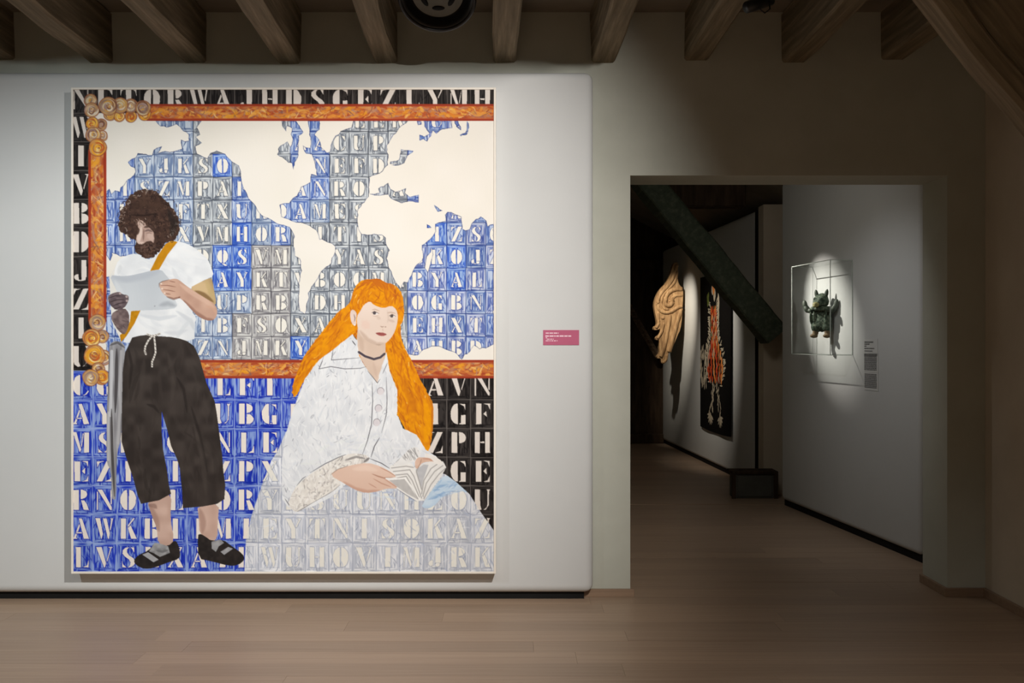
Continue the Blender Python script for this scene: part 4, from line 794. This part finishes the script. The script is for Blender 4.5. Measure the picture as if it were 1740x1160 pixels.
# ------------------------------------------------------------------ hall: display case, figurine, wall text
pn, tn, dd, nn = on_panel(A2, B2, 1449); pf, tf, _, _ = on_panel(A2, B2, 1345.5, .183)
an = math.atan2(dd.y, dd.x)
case = empty('display_case', (pn.x, pn.y, 0), an); tag(case, 'clear acrylic display case fixed to the hall partition', 'display case')
Lc = tf-tn; zc0, zc1, dp = 1.395, 2.132, -.183
Lc = -abs(Lc); th = .006
def sheet(b): return box('acrylic_sheet', b, M['glass'], case)
sheet((Lc, 0, dp, dp+th, zc0, zc1)); sheet((Lc, Lc+th, dp+th, 0, zc0, zc1)); sheet((-th, 0, dp+th, 0, zc0, zc1)); sheet((Lc+th, -th, dp+th, -.002, zc1-th, zc1)); sheet((Lc+th, -th, dp+th, -.002, zc0, zc0+th))
ee = .0023
for (xa, ya) in ((Lc, dp), (0, dp), (0, -.004)):
    box('polished_edge', (xa-ee, xa+ee, ya-ee, ya+ee, zc0, zc1), M['edge'], case)
for z in (zc0, zc1):
    box('polished_edge', (Lc, 0, dp-ee, dp+ee, z-ee, z+ee), M['edge'], case); box('polished_edge', (-ee, ee, dp, -.004, z-ee, z+ee), M['edge'], case); box('polished_edge', (Lc-ee, Lc+ee, dp, -.004, z-ee, z+ee), M['edge'], case)
# figurine: stubby long-eared creature with raised paws
pg, tg, _, _ = on_panel(A2, B2, 1397, .075)
fg = empty('figurine', (pg.x, pg.y, 1.60), an+.55); tag(fg, 'green glazed creature figurine with raised paws inside the clear case', 'figurine')
def blob(name, balls, mat, sub=2, vox=.008):
    bm = bmesh.new()
    for c, r, *rot in balls: ball(bm, Vector(c), r, sub, rot[0] if rot else None)
    o = fin(bm, name, mat, fg, True); m = o.modifiers.new('merge', 'REMESH'); m.mode = 'VOXEL'; m.voxel_size = vox; m.use_smooth_shade = True; return o
from mathutils import Euler
def E(y): return Euler((0, y, 0)).to_matrix()
blob('body', [((0, 0, .06), (.085, .055, .085)), ((0, 0, .115), (.07, .05, .06)), ((-.05, -.005, .02), (.045, .045, .05)), ((.05, -.005, .02), (.045, .045, .05))]+[((.085*math.cos(a), -.02-.03*abs(math.sin(a*2)), .10+.0*a), (.012, .012, .06)) for a in (0, .7, 1.4, 2.1, 2.8)], M['verdi'])
blob('ruff', [((.075*math.cos(a), .052*math.sin(a)-.005, .165), (.028, .026, .022)) for a in [k*.524 for k in range(12)]]+[((0, 0, .165), (.06, .045, .025))], M['verdi'])
blob('head', [((0, -.015, .225), (.068, .058, .06)), ((0, -.05, .205), (.042, .038, .034)), ((0, .0, .255), (.05, .045, .04)), ((-.03, -.055, .245), (.016, .014, .016)), ((.03, -.055, .245), (.016, .014, .016))], M['verdi'])
blob('snout', [((0, -.088, .198), (.028, .026, .022)), ((0, -.10, .184), (.018, .018, .012))], M['straw'], vox=.005)
for s in (-1, 1):
    blob('ear', [((s*.045, -.01, .285), (.018, .012, .042), E(s*.25))], M['verdi_dark'], vox=.005)
    blob('paw', [((s*.085, -.02, .15), (.035, .028, .025)), ((s*.125, -.025, .165), (.026, .022, .036), E(s*.5)), ((s*.145, -.025, .20), (.024, .016, .044), E(s*.15))], M['verdi_dark'])
    blob('foot', [((s*.055, -.01, -.025), (.024, .028, .035)), ((s*.06, -.025, -.055), (.03, .04, .018))], M['claybrown'])
bm = bmesh.new(); tube(bm, [(0, .0, .12), (0, .073, .12)], .006, 8); fin(bm, 'mount_pin', M['blackmetal'], fg)
# wall text: one small card and two text blocks
def wall_text(x0, x1, y0, y1, label, rows, seed, grp=None, mat='darktext'):
    a, ta, _, _ = on_panel(A2, B2, x0, .0015); b, tb, _, _ = on_panel(A2, B2, x1, .0015); ym = (a.y+b.y)/2
    z1 = EYE-(y0-CY)/FPX*ym; z0 = EYE-(y1-CY)/FPX*ym; W = tb-ta
    e = empty('wall_label', (a.x, a.y, z0), an); tag(e, label, 'label')
    box('label_film', (-.006, W+.02, -.001, .0, -.01, z1-z0+.01), M['card'], e)
    lines(e, 'print', rows, M[mat], 0, z1-z0, W, z1-z0, -.001, seed)
wall_text(1469, 1489, 578, 603, 'topmost short wall label right of the clear display case', [(0, .75, .08, .09), (0, .45, .22, .08), (0, .2, .36, .07), (0, .85, .52, .07), (0, .7, .7, .06)], 1)
wall_text(1469, 1490, 602, 630, 'dense middle text block on the wall beside the display case', [(0, 1, i*.09, .062) for i in range(11)], 2)
wall_text(1469.5, 1490, 635, 661, 'dense lowest text block on the wall beside the display case', [(0, 1, i*.095, .062) for i in range(10)], 3)
# ------------------------------------------------------------------ hall: carved board
YS = 12.55
def cv(x, y): p = px(x, y, YS); return (p.x, p.z)
out = [(1151, 446), (1144, 447), (1141, 455), (1138, 467), (1131, 481), (1120, 492), (1114, 503), (1110, 517), (1112, 530), (1115, 545), (1115, 553), (1110, 555), (1110, 561), (1118, 560), (1121, 557), (1120, 567), (1113, 573), (1114, 578), (1119, 576), (1119, 590), (1120, 600), (1115, 605), (1116, 609), (1122, 608), (1122, 616), (1127, 618), (1132, 614), (1132, 604), (1139, 596), (1144, 585), (1150, 570), (1155, 560), (1158, 540), (1159, 520), (1160, 489), (1154, 486), (1150, 475), (1151, 460)]
cs = empty('carved_board', (px(1140, 0, YS).x, YS, 1.3)); tag(cs, 'carved wooden scroll ornament mounted high on the far hall partition', 'carving')
so = Vector(cs.location)
bm = bmesh.new(); prism(bm, smooth(out, 1).tolist() if hasattr(smooth(out, 1), 'tolist') else out, lambda x, y: Vector((cv(x, y)[0], YS-.05, cv(x, y)[1]))-so, lambda x, y: Vector((cv(x, y)[0], YS+.07, cv(x, y)[1]))-so)
fin(bm, 'board', M['carved'], cs)
def ridge(name, pts, r, yo=-.045):
    r *= .72
    q = pts
    for _ in range(2):
        n = [q[0]]
        for a, b in zip(q[:-1], q[1:]): n += [(a[0]*.75+b[0]*.25, a[1]*.75+b[1]*.25), (a[0]*.25+b[0]*.75, a[1]*.25+b[1]*.75)]
        n.append(q[-1]); q = n
    bm = bmesh.new(); k = len(q); tube(bm, [Vector((cv(*p)[0], YS+yo, cv(*p)[1]))-so for p in q], [r*(.55+.45*math.sin(math.pi*min(1, (i+.6)/(k*.5)) if i < k*.4 else math.pi/2)) for i in range(k)], 8)
    return fin(bm, name, M['carved'], cs, True)
ridge('scroll', [(1158, 492), (1145, 491), (1134, 497), (1129, 508), (1130, 518), (1137, 520), (1142, 512), (1139, 506)], .045)
ridge('scroll', [(1158, 502), (1148, 502), (1141, 506), (1137, 513)], .032)
ridge('scroll', [(1148, 450), (1144, 470), (1134, 486), (1122, 498), (1116, 512), (1118, 526), (1128, 532), (1140, 530), (1150, 522), (1158, 520)], .036)
ridge('scroll', [(1150, 462), (1147, 478), (1136, 490), (1125, 502), (1122, 514), (1126, 524), (1134, 526)], .028)
ridge('leaf', [(1117, 530), (1119, 548), (1114, 557)], .032); ridge('leaf', [(1127, 548), (1124, 564), (1116, 575)], .03); ridge('leaf', [(1156, 526), (1150, 545), (1143, 570), (1136, 598)], .042); ridge('leaf', [(1138, 534), (1134, 560), (1128, 590), (1122, 606)], .036); ridge('leaf', [(1132, 602), (1131, 612), (1125, 616)], .03)
for (x, y) in ((1125, 540), (1149, 452), (1148, 556)):
    bm = bmesh.new(); c = Vector((cv(x, y)[0], YS-.055, cv(x, y)[1]))-so; ball(bm, c, (.022, .012, .022), 2); fin(bm, 'boss', M['carved'], cs, True)
bm = bmesh.new(); tube(bm, [Vector((2.16, YS+.03, 1.95))-so, Vector((2.306, YS+.03, 1.95))-so], .015, 8); fin(bm, 'mount_pin', M['blackmetal'], cs)
# ------------------------------------------------------------------ hall: tapestry
ta_, t0, d3, n3 = on_panel(A1, B1, 1190.5, .02); tb_, t1, _, _ = on_panel(A1, B1, 1243, .02)
TW = t1-t0; TZ0, TZ1 = .45, 2.29; TH = TZ1-TZ0
tp = empty('tapestry', (ta_.x, ta_.y, TZ0), math.atan2(d3.y, d3.x)); tag(tp, 'long black tapestry with a red feathered bird on the far hall partition', 'tapestry')
bm = bmesh.new(); g = []
def bow(u): return .012*math.sin(u*9)+.02*u*u
for j in range(13):
    for i in range(15):
        u = i/14; v = j/12; g.append((u, v))
fr = [bm.verts.new((u*TW, -.004-bow(u)*.4*(1-v), v*TH-(.02*math.sin(u*3.1) if v == 0 else 0))) for u, v in g]; bk = [bm.verts.new((u*TW, .004-bow(u)*.4*(1-v), v*TH-(.02*math.sin(u*3.1) if v == 0 else 0))) for u, v in g]
for s, L in ((0, fr), (1, bk)):
    for j in range(12):
        for i in range(14): f = [L[j*15+i], L[j*15+i+1], L[(j+1)*15+i+1], L[(j+1)*15+i]]; bm.faces.new(f if not s else f[::-1])
bd = [i for i in range(15)]+[j*15+14 for j in range(1, 13)]+[12*15+i for i in range(13, -1, -1)]+[j*15 for j in range(11, 0, -1)]
for a, b in zip(bd, bd[1:]+bd[:1]): bm.faces.new((fr[b], fr[a], bk[a], bk[b]))
fin(bm, 'cloth', M['cloth'], tp)
# feather shapes, woven pattern; u across (0..1), v down (0..1) in the cloth
def feather_set(name, items, mat, lift):
    bm = bmesh.new()
    for (u, v, L, w, a) in items:
        pts = []
        for s_, k in ((0, 0), (.3, .8), (.6, 1), (.85, .6), (1, 0), (.85, -.6), (.6, -1), (.3, -.8)):
            du = L*s_*math.sin(a)+w*k*math.cos(a); dv = L*s_*math.cos(a)-w*k*math.sin(a); pts.append((u*TW+du, TH-v*TH-dv))
        yy = -.006-lift
        vs = [bm.verts.new((min(max(p[0], .01), TW-.01), yy-.4*bow(min(1, max(0, p[0]/TW)))*(1-p[1]/TH), p[1])) for p in pts]; bm.faces.new(vs)
    o = fin(bm, name, mat, tp); md = o.modifiers.new('thickness', 'SOLIDIFY'); md.thickness = .002; o['kind'] = 'stuff'; return o
RR = random.Random(4); body = []; wing = []; spk = []; gl = []; legs = []
def half(v):         # half-width of the bird's trunk
    if v < .22: return .10
    if v < .42: return .10+.02*(v-.22)/.2
    if v < .72: return .12+.17*math.sin((v-.42)/.30*math.pi)
    return .08
def mid(v): return .46+.14*max(0, (v-.30))*1.3
for r_ in range(22):
    v = .20+r_*.0215
    n_ = 4 if v < .40 else 6
    for c_ in range(n_):
        u = mid(v)+(c_-(n_-1)/2)*half(v)*1.9/n_+(.02 if r_ % 2 else 0)
        body.append((u, v, .085, .017 if v < .4 else .024, RR.uniform(-.4, .4)))
for i in range(96):
    v = .18+.53*i/96; s_ = 1 if i % 2 else -1; spk.append((mid(v)+s_*half(v)*.92, v, .12, .009, s_*RR.uniform(1.5, 2.3)))
for i in range(40):
    v = .22+.46*RR.random(); spk.append((mid(v)+RR.uniform(-.8, .8)*half(v), v, .07, .006, RR.uniform(-.5, .5)))
for i in range(70): v = .44+.26*RR.random(); u = .02+.34*RR.random()*(1-1.6*(v-.44)); wing.append((u, v, .09, .013, RR.uniform(-.6, .2)))
for i in range(12): gl.append((.27+.05*RR.random(), .10+.08*RR.random(), .07, .016, RR.uniform(-.6, .2)))
for i in range(54): v = .68+.22*i/54; s_ = -1 if i % 2 else 1; legs.append((.52+s_*(.06+.45*(v-.68))+RR.uniform(-.04, .04), v, .06, .010, RR.uniform(-.9, .9)))
for k_ in (-1, 1):
    for a in (-1.3, -.9, -.4, .1, .5, .9, 1.3): legs.append((.52+k_*.16, .90, .13, .014, a+k_*.2))
heads = [(.42, .06, .14, .05, .2), (.50, .09, .16, .045, -.1), (.62, .12, .22, .035, .1), (.62, .20, .20, .032, 0)]
ornaments = [(.40+.02*i, .03+.012*i, .09, .018, .5-.2*i) for i in range(6)]
red = [b for i, b in enumerate(body) if i % 3]; orr = [b for i, b in enumerate(body) if i % 3 == 0]
feather_set('woven_feathers', red, M['red'], .0); feather_set('woven_feathers', orr, M['orange'], .001); feather_set('woven_spines', spk, M['bone'], .0015)
feather_set('woven_wing', wing, M['bone'], .0); feather_set('woven_leaves', gl+[(b[0], b[1], .05, .009, b[4]) for i, b in enumerate(body) if i % 6 == 2], M['olive'], .002); feather_set('woven_legs', legs, M['bone'], .0); feather_set('woven_wattle', heads, M['bone'], .001); feather_set('woven_crest', ornaments, M['orange'], .002)
# ------------------------------------------------------------------ hall: low crate
q0 = px(1241, 846, 9.02); cr = empty('floor_crate', (2.10, 9.0, 0)); tag(cr, 'low grey wooden box on the floor between the hall partitions', 'box')
box('body', (.02, .42, .0, .18, .0, .235), M['crate'], cr, .006, 1); box('top', (.0, .44, -.02, .195, .235, .262), M['timber_dark'], cr, .004, 1); box('front_batten', (.0, .035, -.018, .0, .0, .235), M['timber_dark'], cr); box('front_batten', (.40, .44, -.018, .0, .0, .235), M['timber_dark'], cr); box('front_board', (.055, .385, -.008, .0, .02, .215), M['crate'], cr, .003, 1)
# ------------------------------------------------------------------ round black spotlight between the joists
YL = 4.85; lc = px(743, -8, YL)
lf = empty('spotlight_housing', lc); tag(lf, 'black round spotlight housing with slotted grey plate hanging between the joists', 'spotlight')
lf.rotation_euler = (math.radians(-38), 0, 0); lf.scale = (1.14, 1.14, 1.14)
# local -z is the open face
def ringmesh(name, prof, mat, n=48):
    bm = bmesh.new(); rings = [[bm.verts.new((r*math.cos(6.28318*k/n), r*math.sin(6.28318*k/n), z)) for k in range(n)] for r, z in prof]
    for a, b in zip(rings[:-1], rings[1:]):
        for k in range(n): bm.faces.new((a[k], a[(k+1) % n], b[(k+1) % n], b[k]))
    return fin(bm, name, mat, lf, True)
ringmesh('barrel', [(.02, .075), (.10, .075), (.135, .065), (.155, .045), (.165, .02), (.172, 0), (.172, -.012), (.160, -.014), (.150, .0), (.14, .03), (.13, .035)], M['blackmetal'])
ringmesh('rim', [(.170, -.006), (.176, -.012), (.178, -.020), (.172, -.024), (.164, -.022), (.162, -.012), (.170, -.006)], M['blackmetal'])
# slotted plate
bm = bmesh.new(); n = 48; outer = [bm.verts.new((.118*math.cos(6.28318*k/n), .118*math.sin(6.28318*k/n), .012)) for k in range(n)]; cen = [bm.verts.new((.118*math.cos(6.28318*k/n), .118*math.sin(6.28318*k/n), .026)) for k in range(n)]
bm.faces.new(outer); bm.faces.new(cen[::-1])
for k in range(n): bm.faces.new((outer[k], cen[k], cen[(k+1) % n], outer[(k+1) % n]))
fin(bm, 'slotted_plate', M['greymetal'], lf)
for k in range(6):
    a = 6.28318*(k+.5)/6+.0; bm = bmesh.new(); ball(bm, Vector((0, 0, 0)), (.030, .012, .004), 2); o = fin(bm, 'slot', M['black'], lf, True); o.location = (.072*math.cos(a), .072*math.sin(a), .011); o.rotation_euler = (0, 0, a+math.pi/2)
bm = bmesh.new(); tube(bm, [(0, .0, .07), (0, -.02, .13)], .014, 8); fin(bm, 'stem', M['blackmetal'], lf)
for s in (-1, 1): bm = bmesh.new(); tube(bm, [(s*.165, 0, .02), (s*.185, -.01, .05), (s*.18, -.02, .10), (s*.10, -.03, .13), (0, -.02, .13)], .008, 6); fin(bm, 'yoke', M['blackmetal'], lf)
# small track lamp with cable among the right-hand joists
YT = 4.6; tl = px(1283, 6, YT); te = empty('track_lamp', tl); tag(te, 'small black track lamp with a looped cable above the doorway', 'spotlight')
bm = bmesh.new(); tube(bm, [(-.05, -.03, -.03), (.02, 0, .0), (.09, .04, .03)], [.028, .03, .024], 12); fin(bm, 'lamp_head', M['blackmetal'], te, True)
bm = bmesh.new(); tube(bm, [(.05, .02, .01), (.06, .02, .12), (.06, .02, .36)], .012, 8); fin(bm, 'arm', M['blackmetal'], te)
bm = bmesh.new(); tube(bm, [(.03, .0, .03), (.02, -.01, -.03), (.045, -.01, -.05), (.07, -.01, -.03), (.066, 0, .05)], .0035, 6); fin(bm, 'cable', M['black'], te, True)
bpy.context.view_layer.update()
